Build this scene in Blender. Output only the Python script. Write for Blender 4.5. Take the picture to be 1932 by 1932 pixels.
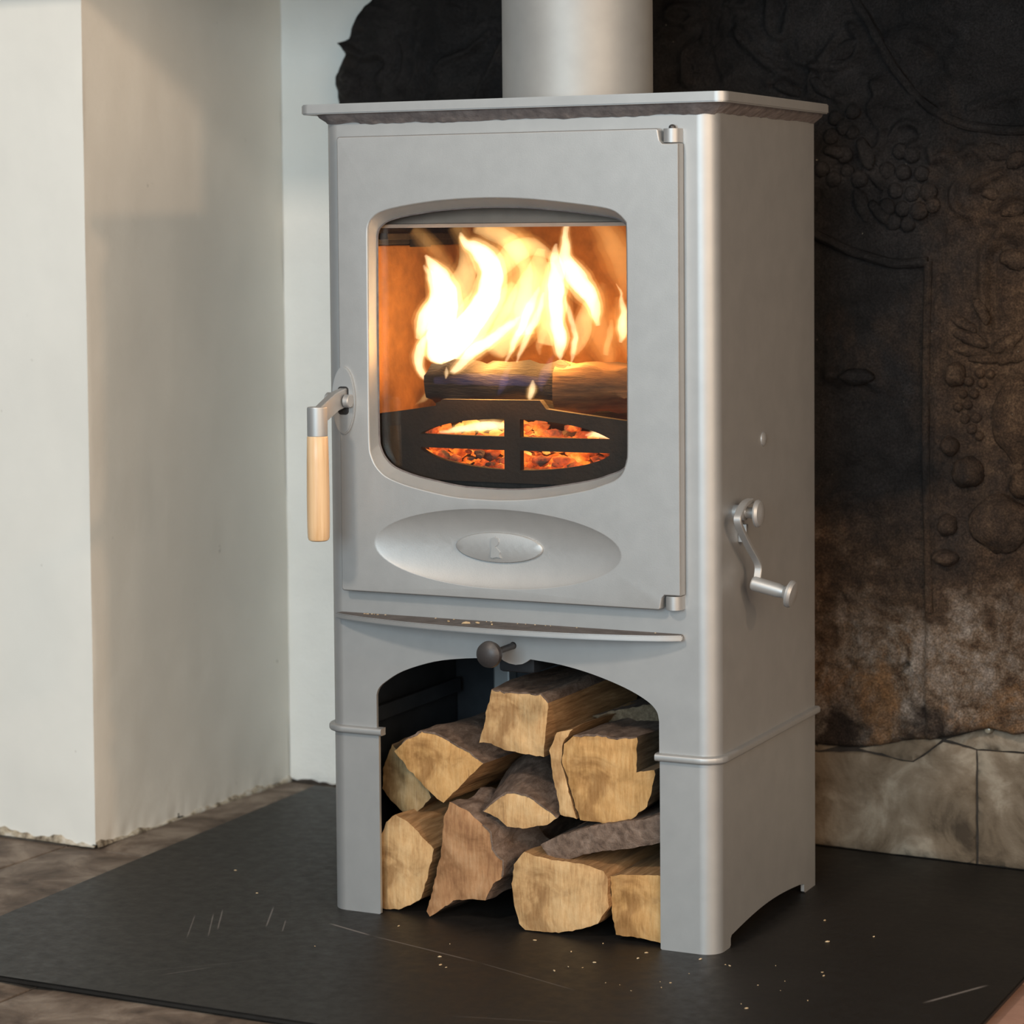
import bpy, bmesh, math, random
import numpy as np
from mathutils import Vector, Matrix, noise as mnoise
from mathutils.geometry import delaunay_2d_cdt

for o in list(bpy.data.objects):
    bpy.data.objects.remove(o)
SC = bpy.context.scene
COL = SC.collection
PI = math.pi
random.seed(4)
RNG = np.random.default_rng(7)

# ------------------------------------------------------------------ camera
# the stove's own axes are the world axes: x along its front, y into the wall, z up, floor plate top at 0
F_PX, CAM_PITCH, CAM_YAW, CAM_ROLL = 4721.7178, 0.0532885, -0.4487352, -0.0081525
cam_d = bpy.data.cameras.new('camera')
cam = bpy.data.objects.new('camera', cam_d)
COL.objects.link(cam)
SC.camera = cam
Fv = Vector((math.sin(CAM_YAW) * math.cos(CAM_PITCH), math.cos(CAM_YAW) * math.cos(CAM_PITCH), -math.sin(CAM_PITCH)))
Rv = Vector((math.cos(CAM_YAW), -math.sin(CAM_YAW), 0))
Uv = Rv.cross(Fv)
cr, sr = math.cos(CAM_ROLL), math.sin(CAM_ROLL)
R2, U2 = Rv * cr + Uv * sr, Uv * cr - Rv * sr
CAM_LOC = Vector((1.42615, -2.48249, 0.77924))
cam.matrix_world = Matrix(((R2.x, U2.x, -Fv.x, CAM_LOC.x), (R2.y, U2.y, -Fv.y, CAM_LOC.y), (R2.z, U2.z, -Fv.z, CAM_LOC.z), (0, 0, 0, 1)))
cam_d.sensor_width = 36.0
cam_d.sensor_fit = 'HORIZONTAL'
cam_d.lens = 36.0 * F_PX / 1932.0
cam_d.shift_x = (966 - 966.493) / 1932.0
cam_d.shift_y = (689.799 - 966) / 1932.0
cam_d.clip_start = 0.05
cam_d.dof.use_dof = True
cam_d.dof.focus_distance = (Vector((0.2, -0.02, 0.6)) - CAM_LOC).dot(Fv)
cam_d.dof.aperture_fstop = 6.3

# ------------------------------------------------------------------ the room's turn against the stove
ROOM_A = -0.0646407
CA, SA = math.cos(ROOM_A), math.sin(ROOM_A)
def RW(x, y, z):
    return Vector((x * CA - y * SA, x * SA + y * CA, z))
def RWd(x, y, z):
    return RW(x, y, z)

# ------------------------------------------------------------------ light
SC.view_settings.view_transform = 'Standard'
SC.view_settings.look = 'None'
SC.view_settings.exposure = 0.0
SC.view_settings.gamma = 1.0
SC.view_settings.use_curve_mapping = False
w = bpy.data.worlds.new('room_ambience')
SC.world = w
w.use_nodes = True
w.node_tree.nodes['Background'].inputs[0].default_value = (0.80, 0.90, 1.0, 1)
w.node_tree.nodes['Background'].inputs[1].default_value = 0.14

def area(name, loc, target, size, sizey, power, col):
    l = bpy.data.lights.new(name, 'AREA')
    l.shape = 'RECTANGLE'; l.size = size; l.size_y = sizey; l.energy = power; l.color = col
    o = bpy.data.objects.new(name, l); COL.objects.link(o)
    o.location = loc
    o.rotation_euler = (Vector(target) - Vector(loc)).to_track_quat('-Z', 'Y').to_euler()
    return o
# cool daylight from a tall window facing the hearth
area('window_light', RW(1.10, -4.1, 1.25), (0.1, 0.2, 0.55), 1.8, 1.6, 92, (0.66, 0.875, 1.0))
# warm lamp far to the right of the hearth: throws the mantel's slanting shade on the left cheek
area('lamp_light', RW(-0.466 + 3.4, 0.40 - 3.4 * 0.45, 0.80 + 3.4 * 0.275), RW(-0.2, 0.3, 0.7), 0.12, 0.12, 14, (1.0, 0.66, 0.42))
# added soft warm fill from the right, for the left cheek and stove side
area('room_right_fill', RW(2.7, -2.8, 1.5), RW(-0.2, 0.2, 0.6), 1.8, 1.8, 52, (1.0, 0.77, 0.55))
# warm ceiling lamp out in the room
area('ceiling_light', RW(0.15, -3.0, 2.82), (0.2, 0.1, 0.5), 0.30, 0.30, 52, (1.0, 0.84, 0.68))

# added low warm fill that brightens the stove's right side
area('stove_side_fill', RW(3.6, -1.3, 1.1), RW(0.3, 0.2, 0.6), 1.4, 1.6, 34, (1.0, 0.77, 0.55))

# ------------------------------------------------------------------ helpers
def wloc(o):
    v = Vector((0, 0, 0))
    while o is not None:
        v += o.location; o = o.parent
    return v

def link_mesh(name, bm, mats, parent=None, sharp=35, smooth=True, loc=None):
    """bm holds world coordinates; the object's origin is its parent's (or loc)."""
    org = Vector(loc) if loc is not None else (wloc(parent) if parent else Vector((0, 0, 0)))
    bmesh.ops.translate(bm, verts=bm.verts, vec=-org)
    if smooth:
        for f in bm.faces:
            f.smooth = True
    me = bpy.data.meshes.new(name)
    bm.to_mesh(me); bm.free()
    if smooth:
        me.set_sharp_from_angle(angle=math.radians(sharp))
    for m in (mats if isinstance(mats, (list, tuple)) else [mats]):
        me.materials.append(m)
    o = bpy.data.objects.new(name, me)
    COL.objects.link(o)
    if smooth and me.materials[0].name.startswith('grey_metal'):
        wn = o.modifiers.new('weighted_normal', 'WEIGHTED_NORMAL'); wn.keep_sharp = True; wn.weight = 100
    if parent:
        o.parent = parent
        o.location = org - wloc(parent)
    else:
        o.location = org
    return o

def tag(o, label=None, cat=None, group=None, kind=None):
    if label: o['label'] = label
    if cat: o['category'] = cat
    if group: o['group'] = group
    if kind: o['kind'] = kind
    return o

def thing(name, loc, label, cat, group=None):
    o = bpy.data.objects.new(name, None)
    COL.objects.link(o); o.location = loc; o.empty_display_size = 0.05
    return tag(o, label, cat, group)

def inside(pt, poly):
    x, y = pt; r = False; n = len(poly); j = n - 1
    for i in range(n):
        xi, yi = poly[i]; xj, yj = poly[j]
        if (yi > y) != (yj > y) and x < (xj - xi) * (y - yi) / (yj - yi) + xi:
            r = not r
        j = i
    return r

def plate(outline, holes, fmap, lines=(), loops=(), mid=None):
    """flat outline with holes, triangulated, mapped to 3-D by fmap(u, v, side) with side 0 front / 1 back."""
    vs, es = [], []
    def add_loop(pts, closed=True):
        k = len(vs)
        vs.extend([Vector((a, b)) for a, b in pts])
        n = len(pts)
        es.extend([(k + i, k + (i + 1) % n) for i in range(n if closed else n - 1)])
    add_loop(outline)
    for h in holes: add_loop(h)
    for l in loops: add_loop(l)
    for l in lines: add_loop(l, False)
    rv, re, rf, *_ = delaunay_2d_cdt(vs, es, [], 0, 1e-6)
    bm = bmesh.new()
    front = [bm.verts.new(fmap(v.x, v.y, 0)) for v in rv]
    back = [bm.verts.new(fmap(v.x, v.y, 1)) for v in rv]
    cnt = {}
    for f in rf:
        c = sum((rv[i] for i in f), Vector((0, 0))) / len(f)
        if not inside(c, outline) or any(inside(c, h) for h in holes):
            continue
        bm.faces.new([front[i] for i in f]); bm.faces.new([back[i] for i in reversed(f)]).material_index = 1
        for a, b in zip(f, list(f[1:]) + [f[0]]):
            if (b, a) in cnt: del cnt[(b, a)]
            else: cnt[(a, b)] = 1
    for a, b in cnt:
        bm.faces.new([front[b], front[a], back[a], back[b]])
    bmesh.ops.delete(bm, geom=[v for v in bm.verts if not v.link_faces], context='VERTS')
    bmesh.ops.recalc_face_normals(bm, faces=bm.faces)
    return bm

def box(bm, x0, x1, y0, y1, z0, z1, bev=0.0, seg=2, mat=0):
    t = bmesh.new()
    bmesh.ops.create_cube(t, size=1.0)
    for v in t.verts:
        v.co = Vector(((x0 + x1) / 2 + v.co.x * (x1 - x0), (y0 + y1) / 2 + v.co.y * (y1 - y0), (z0 + z1) / 2 + v.co.z * (z1 - z0)))
    if bev:
        bmesh.ops.bevel(t, geom=t.edges[:], offset=bev, segments=seg, profile=0.5, affect='EDGES')
    merge(bm, t, mat)

def merge(bm, t, mat=0):
    mp = {v: bm.verts.new(v.co) for v in t.verts}
    for f in t.faces:
        try:
            g = bm.faces.new([mp[v] for v in f.verts]); g.material_index = mat
        except ValueError:
            pass
    t.free()

def frames(pts):
    P = [Vector(p) for p in pts]; T = []
    for i in range(len(P)):
        T.append((P[min(i + 1, len(P) - 1)] - P[max(i - 1, 0)]).normalized())
    up = Vector((0, 0, 1)) if abs(T[0].z) < 0.9 else Vector((0, 1, 0))
    N = [(up - T[0] * up.dot(T[0])).normalized()]
    for i in range(1, len(P)):
        n = N[-1] - T[i] * N[-1].dot(T[i]); N.append(n.normalized())
    return P, T, N

def sweep(bm, pts, sect, scales=None, cap=True, up=None):
    """sweep a closed section [(a, b)] along pts; a along the frame normal, b along the binormal."""
    P, T, N = frames(pts)
    if up is not None:
        N = [(Vector(up) - t * Vector(up).dot(t)).normalized() for t in T]
    rings = []
    for i, (p, t, n) in enumerate(zip(P, T, N)):
        b = t.cross(n); s = scales[i] if scales else 1.0
        rings.append([bm.verts.new(p + n * (a * s) + b * (c * s)) for a, c in sect])
    k = len(sect)
    for r0, r1 in zip(rings[:-1], rings[1:]):
        for i in range(k):
            bm.faces.new([r0[i], r0[(i + 1) % k], r1[(i + 1) % k], r1[i]])
    if cap:
        bm.faces.new(list(reversed(rings[0]))); bm.faces.new(rings[-1])
    return bm

def circ(r, n=16, ry=None):
    return [(r * math.cos(2 * PI * i / n), (ry or r) * math.sin(2 * PI * i / n)) for i in range(n)]

def tube(bm, pts, r, n=14, radii=None):
    return sweep(bm, pts, circ(1.0, n), radii or [r] * len(pts))

def lathe(bm, org, axis, prof, n=28, sq=1.0):
    """prof [(radius, along)] turned about axis from org; sq squashes one cross direction."""
    org, ax = Vector(org), Vector(axis).normalized()
    a = ax.orthogonal().normalized()
    if abs(ax.z) < 0.5: a = (Vector((0, 0, 1)) - ax * ax.z).normalized()
    b = ax.cross(a)
    rings = []
    for r, h in prof:
        if r < 1e-6:
            rings.append([bm.verts.new(org + ax * h)])
        else:
            rings.append([bm.verts.new(org + ax * h + a * (r * math.cos(2 * PI * i / n)) + b * (r * sq * math.sin(2 * PI * i / n))) for i in range(n)])
    for r0, r1 in zip(rings[:-1], rings[1:]):
        if len(r0) == 1 and len(r1) == 1: continue
        for i in range(n):
            j = (i + 1) % n
            if len(r0) == 1: bm.faces.new([r0[0], r1[j], r1[i]])
            elif len(r1) == 1: bm.faces.new([r0[i], r0[j], r1[0]])
            else: bm.faces.new([r0[i], r0[j], r1[j], r1[i]])
    for r in (rings[0], rings[-1]):
        if len(r) > 1:
            try: bm.faces.new(r)
            except ValueError: pass
    bmesh.ops.recalc_face_normals(bm, faces=bm.faces)
    return bm

def smooth_pts(pts, n=8, closed=False):
    """Catmull-Rom through pts."""
    P = [Vector(p) for p in pts]; out = []
    m = len(P)
    for i in range(m if closed else m - 1):
        if closed: p0, p1, p2, p3 = P[i - 1], P[i], P[(i + 1) % m], P[(i + 2) % m]
        else: p0, p1, p2, p3 = P[max(i - 1, 0)], P[i], P[i + 1], P[min(i + 2, m - 1)]
        for k in range(n):
            t = k / n
            out.append(0.5 * ((2 * p1) + (p2 - p0) * t + (2 * p0 - 5 * p1 + 4 * p2 - p3) * t * t + (3 * p1 - p0 - 3 * p2 + p3) * t ** 3))
    if not closed: out.append(P[-1])
    return out

def rrect(x0, x1, z0, z1, r, n=5):
    o = []
    for cx, cz, a0 in ((x1 - r, z0 + r, -PI / 2), (x1 - r, z1 - r, 0), (x0 + r, z1 - r, PI / 2), (x0 + r, z0 + r, PI)):
        for i in range(n + 1):
            a = a0 + PI / 2 * i / n
            o.append((cx + r * math.cos(a), cz + r * math.sin(a)))
    return o

def ellipse(cx, cz, a, b, n=48):
    return [(cx + a * math.cos(2 * PI * i / n), cz + b * math.sin(2 * PI * i / n)) for i in range(n)]

# ------------------------------------------------------------------ materials
def new_mat(name):
    m = bpy.data.materials.new(name); m.use_nodes = True
    nt = m.node_tree
    return m, nt, nt.nodes, nt.links, nt.nodes['Principled BSDF']

def ramp(nodes, stops):
    r = nodes.new('ShaderNodeValToRGB')
    e = r.color_ramp.elements
    while len(e) < len(stops): e.new(0.5)
    for el, (p, c) in zip(e, stops):
        el.position = p; el.color = (*c, 1) if len(c) == 3 else c
    return r

def noise_node(nt, scale, detail=4, rough=0.55, vec=None, stretch=None, dist=0.0):
    n = nt.nodes.new('ShaderNodeTexNoise')
    n.inputs['Scale'].default_value = scale; n.inputs['Detail'].default_value = detail
    n.inputs['Roughness'].default_value = rough; n.inputs['Distortion'].default_value = dist
    if vec is None:
        vec = nt.nodes.new('ShaderNodeTexCoord').outputs['Object']
    if stretch:
        mp = nt.nodes.new('ShaderNodeMapping'); mp.inputs['Scale'].default_value = stretch
        nt.links.new(vec, mp.inputs['Vector']); vec = mp.outputs['Vector']
    nt.links.new(vec, n.inputs['Vector'])
    return n

def M(name, stops, scale=20, detail=5, rough=0.6, metal=0.0, bump=0.0, bscale=200, bdetail=3, stretch=None, dist=0.0, spec=0.5, bdist=0.002):
    m, nt, N, L, B = new_mat(name)
    n = noise_node(nt, scale, detail, 0.6, None, stretch, dist)
    r = ramp(N, stops); L.new(n.outputs['Fac'], r.inputs['Fac']); L.new(r.outputs['Color'], B.inputs['Base Color'])
    B.inputs['Roughness'].default_value = rough; B.inputs['Metallic'].default_value = metal
    B.inputs['Specular IOR Level'].default_value = spec
    if bump:
        b = N.new('ShaderNodeBump'); b.inputs['Strength'].default_value = bump; b.inputs['Distance'].default_value = bdist
        n2 = noise_node(nt, bscale, bdetail, 0.6, None, stretch)
        L.new(n2.outputs['Fac'], b.inputs['Height']); L.new(b.outputs['Normal'], B.inputs['Normal'])
    return m

def math_node(nt, op, a, b=None, c=None, clamp=False):
    n = nt.nodes.new('ShaderNodeMath'); n.operation = op; n.use_clamp = clamp
    for i, v in enumerate((a, b, c)):
        if v is None: continue
        if isinstance(v, (int, float)): n.inputs[i].default_value = v
        else: nt.links.new(v, n.inputs[i])
    return n.outputs[0]

def mix_col(nt, fac, a, b):
    n = nt.nodes.new('ShaderNodeMix'); n.data_type = 'RGBA'
    for s, v in ((n.inputs[0], fac), (n.inputs[6], a), (n.inputs[7], b)):
        if isinstance(v, (int, float)): s.default_value = v
        elif isinstance(v, tuple): s.default_value = (*v, 1)
        else: nt.links.new(v, s)
    return n.outputs[2]

PAINT = M('grey_metal_paint', [(0.3, (0.415, 0.42, 0.422)), (0.7, (0.45, 0.455, 0.455))], 30, 3, 0.49, 0.60, 0.06, 900, 2, bdist=0.0005)
PAINT_CAST = M('grey_metal_paint_on_casting', [(0.3, (0.425, 0.43, 0.43)), (0.7, (0.46, 0.464, 0.463))], 40, 4, 0.50, 0.57, 0.10, 620, 2, bdist=0.0006)
PAINT_FLUE = M('grey_metal_paint_on_flue', [(0.3, (0.33, 0.333, 0.33)), (0.7, (0.36, 0.363, 0.358))], 30, 3, 0.55, 0.40, 0.06, 900, 2, bdist=0.0005)
SEAL = M('fire_cement', [(0.3, (0.10, 0.085, 0.085)), (0.7, (0.19, 0.165, 0.16))], 90, 5, 0.85, 0, 0.6, 160, 4)
BLACK = M('black_iron', [(0.3, (0.012, 0.011, 0.011)), (0.7, (0.028, 0.025, 0.024))], 60, 4, 0.6, 0.2, 0.3, 200)
DARKSTEEL = M('dark_steel', [(0.3, (0.05, 0.047, 0.047)), (0.7, (0.075, 0.07, 0.07))], 60, 3, 0.42, 0.5, 0.1, 500)
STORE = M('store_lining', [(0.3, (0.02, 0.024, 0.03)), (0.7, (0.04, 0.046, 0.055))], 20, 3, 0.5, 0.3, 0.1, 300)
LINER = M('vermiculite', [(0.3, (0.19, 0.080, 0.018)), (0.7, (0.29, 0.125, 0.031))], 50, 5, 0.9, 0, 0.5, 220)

# ------------------------------------------------------------------ the setting
def plaster(name, base, specks=True, rough=0.55, warm=(0.0, 0.0, 0.0), bump=0.35):
    m, nt, N, L, B = new_mat(name)
    tc = N.new('ShaderNodeTexCoord').outputs['Object']
    n1 = noise_node(nt, 5, 4, 0.6, tc)
    r1 = ramp(N, [(0.3, tuple(c * 0.95 for c in base)), (0.7, tuple(min(1, c * 1.03) for c in base))])
    L.new(n1.outputs['Fac'], r1.inputs['Fac']); col = r1.outputs['Color']
    if specks:
        n2 = noise_node(nt, 42, 3, 0.7, tc, (1.4, 1.4, 0.8))
        n3 = noise_node(nt, 7, 2, 0.5, tc)
        s = math_node(nt, 'MULTIPLY', math_node(nt, 'MULTIPLY_ADD', n2.outputs['Fac'], 14, -10.1, True), math_node(nt, 'MULTIPLY_ADD', n3.outputs['Fac'], 8, -3.6, True))
        col = mix_col(nt, s, col, (0.20, 0.17, 0.13))
    L.new(col, B.inputs['Base Color'])
    B.inputs['Roughness'].default_value = rough
    n4 = noise_node(nt, 28, 6, 0.65, tc)
    n5 = noise_node(nt, 500, 2, 0.5, tc)
    b = N.new('ShaderNodeBump'); b.inputs['Strength'].default_value = bump; b.inputs['Distance'].default_value = 0.004
    h = math_node(nt, 'MULTIPLY_ADD', n5.outputs['Fac'], 0.08, n4.outputs['Fac'])
    L.new(h, b.inputs['Height']); L.new(b.outputs['Normal'], B.inputs['Normal'])
    return m

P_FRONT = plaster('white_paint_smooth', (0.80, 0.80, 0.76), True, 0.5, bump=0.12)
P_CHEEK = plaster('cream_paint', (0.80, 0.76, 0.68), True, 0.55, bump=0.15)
P_BACK = plaster('white_limewash', (0.80, 0.79, 0.75), True, 0.7, bump=0.6)
SOOT = M('sooty_plaster', [(0.3, (0.05, 0.04, 0.035)), (0.7, (0.11, 0.09, 0.075))], 8, 5, 0.85, 0, 0.5, 60)
FLAG = M('worn_flagstone', [(0.32, (0.055, 0.038, 0.027)), (0.5, (0.150, 0.112, 0.085)), (0.66, (0.27, 0.22, 0.175))], 16, 10, 0.75, 0, 0.8, 60, 8, dist=0.5)
FLAG_PINK = M('terracotta_flag', [(0.25, (0.26, 0.14, 0.10)), (0.75, (0.42, 0.25, 0.19))], 9, 7, 0.8, 0, 0.4, 70, 5)
MORTAR = M('dark_mortar', [(0.3, (0.018, 0.014, 0.011)), (0.7, (0.045, 0.035, 0.028))], 40, 6, 0.95, 0, 0.8, 120)

FLOOR_Z = -0.013
def wavy(v, s, a, seed=0.0):
    return a * mnoise.noise(Vector((v.x * s + seed, v.y * s, v.z * s)))

# floor: a bed of mortar with flagstones lying on it
bm = bmesh.new(); box(bm, -3.2, 3.2, -3.4, 0.75, -0.12, FLOOR_Z - 0.012)
for v in bm.verts: v.co = RW(*v.co)
floor = tag(link_mesh('floor', bm, MORTAR, smooth=False), kind='structure')
def flag(x0, x1, y0, y1, m, seed, up=0.0):
    """one flagstone in room axes"""
    t = bmesh.new()
    g = 0.0022
    nx, ny = 10, 10
    def jag(a, b): return 0.0028 * mnoise.noise(Vector((a * 31 + seed, b * 31, seed)))
    rows = []
    for j in range(ny + 1):
        row = []
        for i in range(nx + 1):
            x = x0 + g + (x1 - x0 - 2 * g) * i / nx; y = y0 + g + (y1 - y0 - 2 * g) * j / ny
            e = min(i, nx - i, j, ny - j)
            if i in (0, nx): x += jag(x, y)
            if j in (0, ny): y += jag(y, x)
            z = FLOOR_Z + up + 0.0012 * mnoise.noise(Vector((x * 9, y * 9, seed))) - (0.003 if e == 0 else 0)
            row.append(t.verts.new(RW(x, y, z)))
        rows.append(row)
    for j in range(ny):
        for i in range(nx):
            t.faces.new([rows[j][i], rows[j][i + 1], rows[j + 1][i + 1], rows[j + 1][i]])
    r = bmesh.ops.extrude_face_region(t, geom=t.faces[:])
    bmesh.ops.translate(t, verts=[v for v in r['geom'] if isinstance(v, bmesh.types.BMVert)], vec=(0, 0, -0.02 - up))
    bmesh.ops.recalc_face_normals(t, faces=t.faces)
    return link_mesh('flagstone', t, m, floor)
xs = [-1.65, -1.27, -0.895, -0.513, -0.134, 0.245, 0.62, 0.815, 1.2, 1.58]
ys = [-1.45, -1.03, -0.66, -0.325, 0.14, 0.62]
for i in range(len(xs) - 1):
    off = (0.0, 0.11, -0.07)[i % 3]
    for j in range(len(ys) - 1):
        y0 = ys[j] + (off if 0 < j < 3 else 0); y1 = ys[j + 1] + (off if j + 1 < 3 else 0)
        if -0.30 < xs[i] and xs[i + 1] < 0.75 and y0 > -0.33: continue          # under the hearth plate
        flag(xs[i], xs[i + 1], y0, y1, FLAG_PINK if xs[i] > 0.6 and xs[i] < 1.3 else FLAG, i * 3.1 + j * 7.7, 0.0052 if j < 3 else 0.0)

# hearth plate: thin black slate the stove stands on
def slate():
    m, nt, N, L, B = new_mat('black_slate')
    tc = N.new('ShaderNodeTexCoord').outputs['Object']
    n1 = noise_node(nt, 6, 6, 0.6, tc); n2 = noise_node(nt, 60, 5, 0.65, tc)
    r = ramp(N, [(0.3, (0.0075, 0.0066, 0.0058)), (0.7, (0.0125, 0.0110, 0.0098))]); L.new(n1.outputs['Fac'], r.inputs['Fac'])
    col = r.outputs['Color']
    # scratches worn into the slate
    segs = [(0.022, -0.057, 0.090, -0.081, 0.0016, 0.6), (0.09, -0.081, 0.243, -0.123, 0.0014, 0.35), (0.243, -0.123, 0.383, -0.173, 0.0012, 0.2),
            (0.716, -0.068, 0.761, 0.020, 0.0020, 0.7), (-0.092, -0.174, -0.137, -0.087, 0.0008, 0.3), (-0.073, -0.160, -0.121, -0.073, 0.0008, 0.35),
            (-0.078, -0.133, -0.120, -0.055, 0.0009, 0.4), (-0.034, -0.101, -0.072, -0.021, 0.0009, 0.5), (-0.008, -0.109, -0.030, -0.064, 0.0008, 0.4),
            (-0.042, -0.303, -0.007, -0.256, 0.0009, 0.25), (-0.10, -0.33, 0.05, -0.19, 0.0007, 0.15), (0.30, -0.30, 0.42, -0.27, 0.0008, 0.2)]
    segs = [(a_, b_, c_, d_, w_ * 1.5, min(1.0, s_ * 1.7)) for a_, b_, c_, d_, w_, s_ in segs]
    for ax, ay, bx, by, wd, st in segs:
        d = N.new('ShaderNodeVectorMath'); d.operation = 'SUBTRACT'; L.new(tc, d.inputs[0]); d.inputs[1].default_value = (ax, ay, 0)
        ln = math.hypot(bx - ax, by - ay); ux, uy = (bx - ax) / ln, (by - ay) / ln
        a = N.new('ShaderNodeVectorMath'); a.operation = 'DOT_PRODUCT'; L.new(d.outputs[0], a.inputs[0]); a.inputs[1].default_value = (ux, uy, 0)
        c = N.new('ShaderNodeVectorMath'); c.operation = 'DOT_PRODUCT'; L.new(d.outputs[0], c.inputs[0]); c.inputs[1].default_value = (-uy, ux, 0)
        along = math_node(nt, 'SUBTRACT', 1.0, math_node(nt, 'ABSOLUTE', math_node(nt, 'MULTIPLY_ADD', a.outputs['Value'], 2.0 / ln, -1.0)), None, True)
        across = math_node(nt, 'SUBTRACT', 1.0, math_node(nt, 'MULTIPLY', math_node(nt, 'ABSOLUTE', c.outputs['Value']), 1.0 / wd), None, True)
        k = math_node(nt, 'MULTIPLY', math_node(nt, 'MINIMUM', math_node(nt, 'MULTIPLY', along, 3.0), 1.0), math_node(nt, 'MULTIPLY', across, st))
        col = mix_col(nt, k, col, (0.20, 0.18, 0.17))
    L.new(col, B.inputs['Base Color'])
    rr = ramp(N, [(0.3, (0.46,) * 3), (0.7, (0.60,) * 3)]); L.new(n2.outputs['Fac'], rr.inputs['Fac']); L.new(rr.outputs['Color'], B.inputs['Roughness'])
    b = N.new('ShaderNodeBump'); b.inputs['Strength'].default_value = 0.25; b.inputs['Distance'].default_value = 0.001
    L.new(n2.outputs['Fac'], b.inputs['Height']); L.new(b.outputs['Normal'], B.inputs['Normal'])
    return m
bk = lambda x: 0.5315 - 0.0647 * x
outline = [(-0.337, -0.374), (0.788, -0.380), (0.788, bk(0.788)), (-0.351, bk(-0.351))]
bm = plate(outline, [], lambda u, v, s: Vector((u, v, -0.0060 if s else 0.0)))
bmesh.ops.bevel(bm, geom=[e for e in bm.edges if e.is_boundary or e.calc_face_angle(0) > 0.8], offset=0.0015, segments=2, affect='EDGES')
hearth = tag(link_mesh('hearth_plate', bm, slate(), sharp=50), 'thin black slate hearth plate with pale scratches under the grey stove', 'hearth')

bm = bmesh.new(); box(bm, -0.330, 0.78, -0.30, 0.47, -0.0125, -0.0060)
link_mesh('mortar_bed', bm, MORTAR, hearth, smooth=False)

# walls of the recess, in room axes
XL, YP, YB, YS = -0.4663, 0.1403, 0.585, 0.531
ZT = 1.75
def wall_grid(name, m, p0, pu, pv, nu, nv, jag_h=0.0, relief=0.0, back=0.03, seed=0.0, edge=0.0):
    """a wall face p0 + u*pu + v*pv (room axes) with an uneven surface and a ragged foot"""
    t = bmesh.new()
    p0, pu, pv = Vector(p0), Vector(pu), Vector(pv); nrm = pu.cross(pv).normalized()
    rows = []
    for j in range(nv + 1):
        q = (j / nv) ** 1.6
        row = []
        for i in range(nu + 1):
            u = i / nu
            p = p0 + pu * u + pv * q
            d = relief * (mnoise.noise(p * 7 + Vector((seed, 0, 0))) + 0.5 * mnoise.noise(p * 23 + Vector((seed, 0, 0))))
            near = max(0.0, 1 - (q * pv.length) / 0.03)
            d += near * edge * mnoise.noise(p * 60 + Vector((0, seed, 0)))
            if u in (0.0, 1.0): d = min(d, 0.0005) * 0.3
            h = jag_h * (mnoise.noise(p * 38 + Vector((0, 0, seed))) + 0.6 * mnoise.noise(p * 110)) if j == 0 else 0
            row.append(t.verts.new(RW(*(p + nrm * d + Vector((0, 0, max(h, 0) if j == 0 else 0))))))
        rows.append(row)
    for j in range(nv):
        for i in range(nu):
            t.faces.new([rows[j][i], rows[j][i + 1], rows[j + 1][i + 1], rows[j + 1][i]])
    return t, nrm
# left breast: front face and cheek
WL = bmesh.new()
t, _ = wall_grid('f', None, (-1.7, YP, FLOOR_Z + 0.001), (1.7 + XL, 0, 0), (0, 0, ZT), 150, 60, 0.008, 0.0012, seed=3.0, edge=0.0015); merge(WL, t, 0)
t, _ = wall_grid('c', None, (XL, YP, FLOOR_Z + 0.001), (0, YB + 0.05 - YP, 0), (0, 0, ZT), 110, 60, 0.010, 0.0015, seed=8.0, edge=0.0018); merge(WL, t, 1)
bmesh.ops.remove_doubles(WL, verts=WL.verts, dist=0.0006)
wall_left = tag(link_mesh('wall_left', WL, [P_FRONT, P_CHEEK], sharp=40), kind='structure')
# dark core of the breast behind the ragged foot
bm = bmesh.new(); box(bm, -1.7, XL - 0.012, YP + 0.012, YB + 0.1, -0.03, ZT)
for v in bm.verts: v.co = RW(*v.co)
tag(link_mesh('wall_core', bm, MORTAR, wall_left, smooth=False))
# broken skirting of old paint and mortar at the foot of the breast
CRUMB = M('flaked_paint', [(0.35, (0.10, 0.075, 0.05)), (0.5, (0.42, 0.36, 0.27)), (0.7, (0.62, 0.60, 0.55))], 60, 5, 0.85, 0, 0.8, 150)
def foot_strip(p0, p1, n, h, dpt, nrm, seed, m, name='baseboard_left'):
    t = bmesh.new(); p0, p1, nrm = Vector(p0), Vector(p1), Vector(nrm)
    prof = [(0.0, 0.0), (0.0, 0.55), (0.45, 1.0), (-1.0, 1.1)]
    rows = []
    for i in range(n + 1):
        p = p0.lerp(p1, i / n)
        k = 0.55 + 0.9 * mnoise.noise(p * 28 + Vector((seed, 0, 0))) + 0.5 * mnoise.noise(p * 80)
        k = max(0.12, k)
        row = []
        for a, b in ((1.0, 0.0), (0.9, 0.5), (0.25, 1.0), (-0.8, 1.05)):
            jit = mnoise.noise(p * 140 + Vector((a, b, seed))) * 0.35
            row.append(t.verts.new(RW(*(p + nrm * (dpt * (a + jit) * (0.6 + 0.5 * k)) + Vector((0, 0, h * b * k))))))
        rows.append(row)
    for r0, r1 in zip(rows[:-1], rows[1:]):
        for i in range(3): t.faces.new([r0[i], r1[i], r1[i + 1], r0[i + 1]])
    bmesh.ops.recalc_face_normals(t, faces=t.faces)
    return tag(link_mesh(name, t, m, smooth=True, sharp=50), kind='structure')
foot_strip((-1.0, YP, FLOOR_Z), (XL, YP, FLOOR_Z), 140, 0.012, 0.004, (0, -1, 0), 2.0, CRUMB, 'baseboard_front')
foot_strip((XL, YP, FLOOR_Z), (XL, YB, FLOOR_Z), 120, 0.008, 0.004, (1, 0, 0), 5.0, CRUMB, 'baseboard_left')
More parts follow.
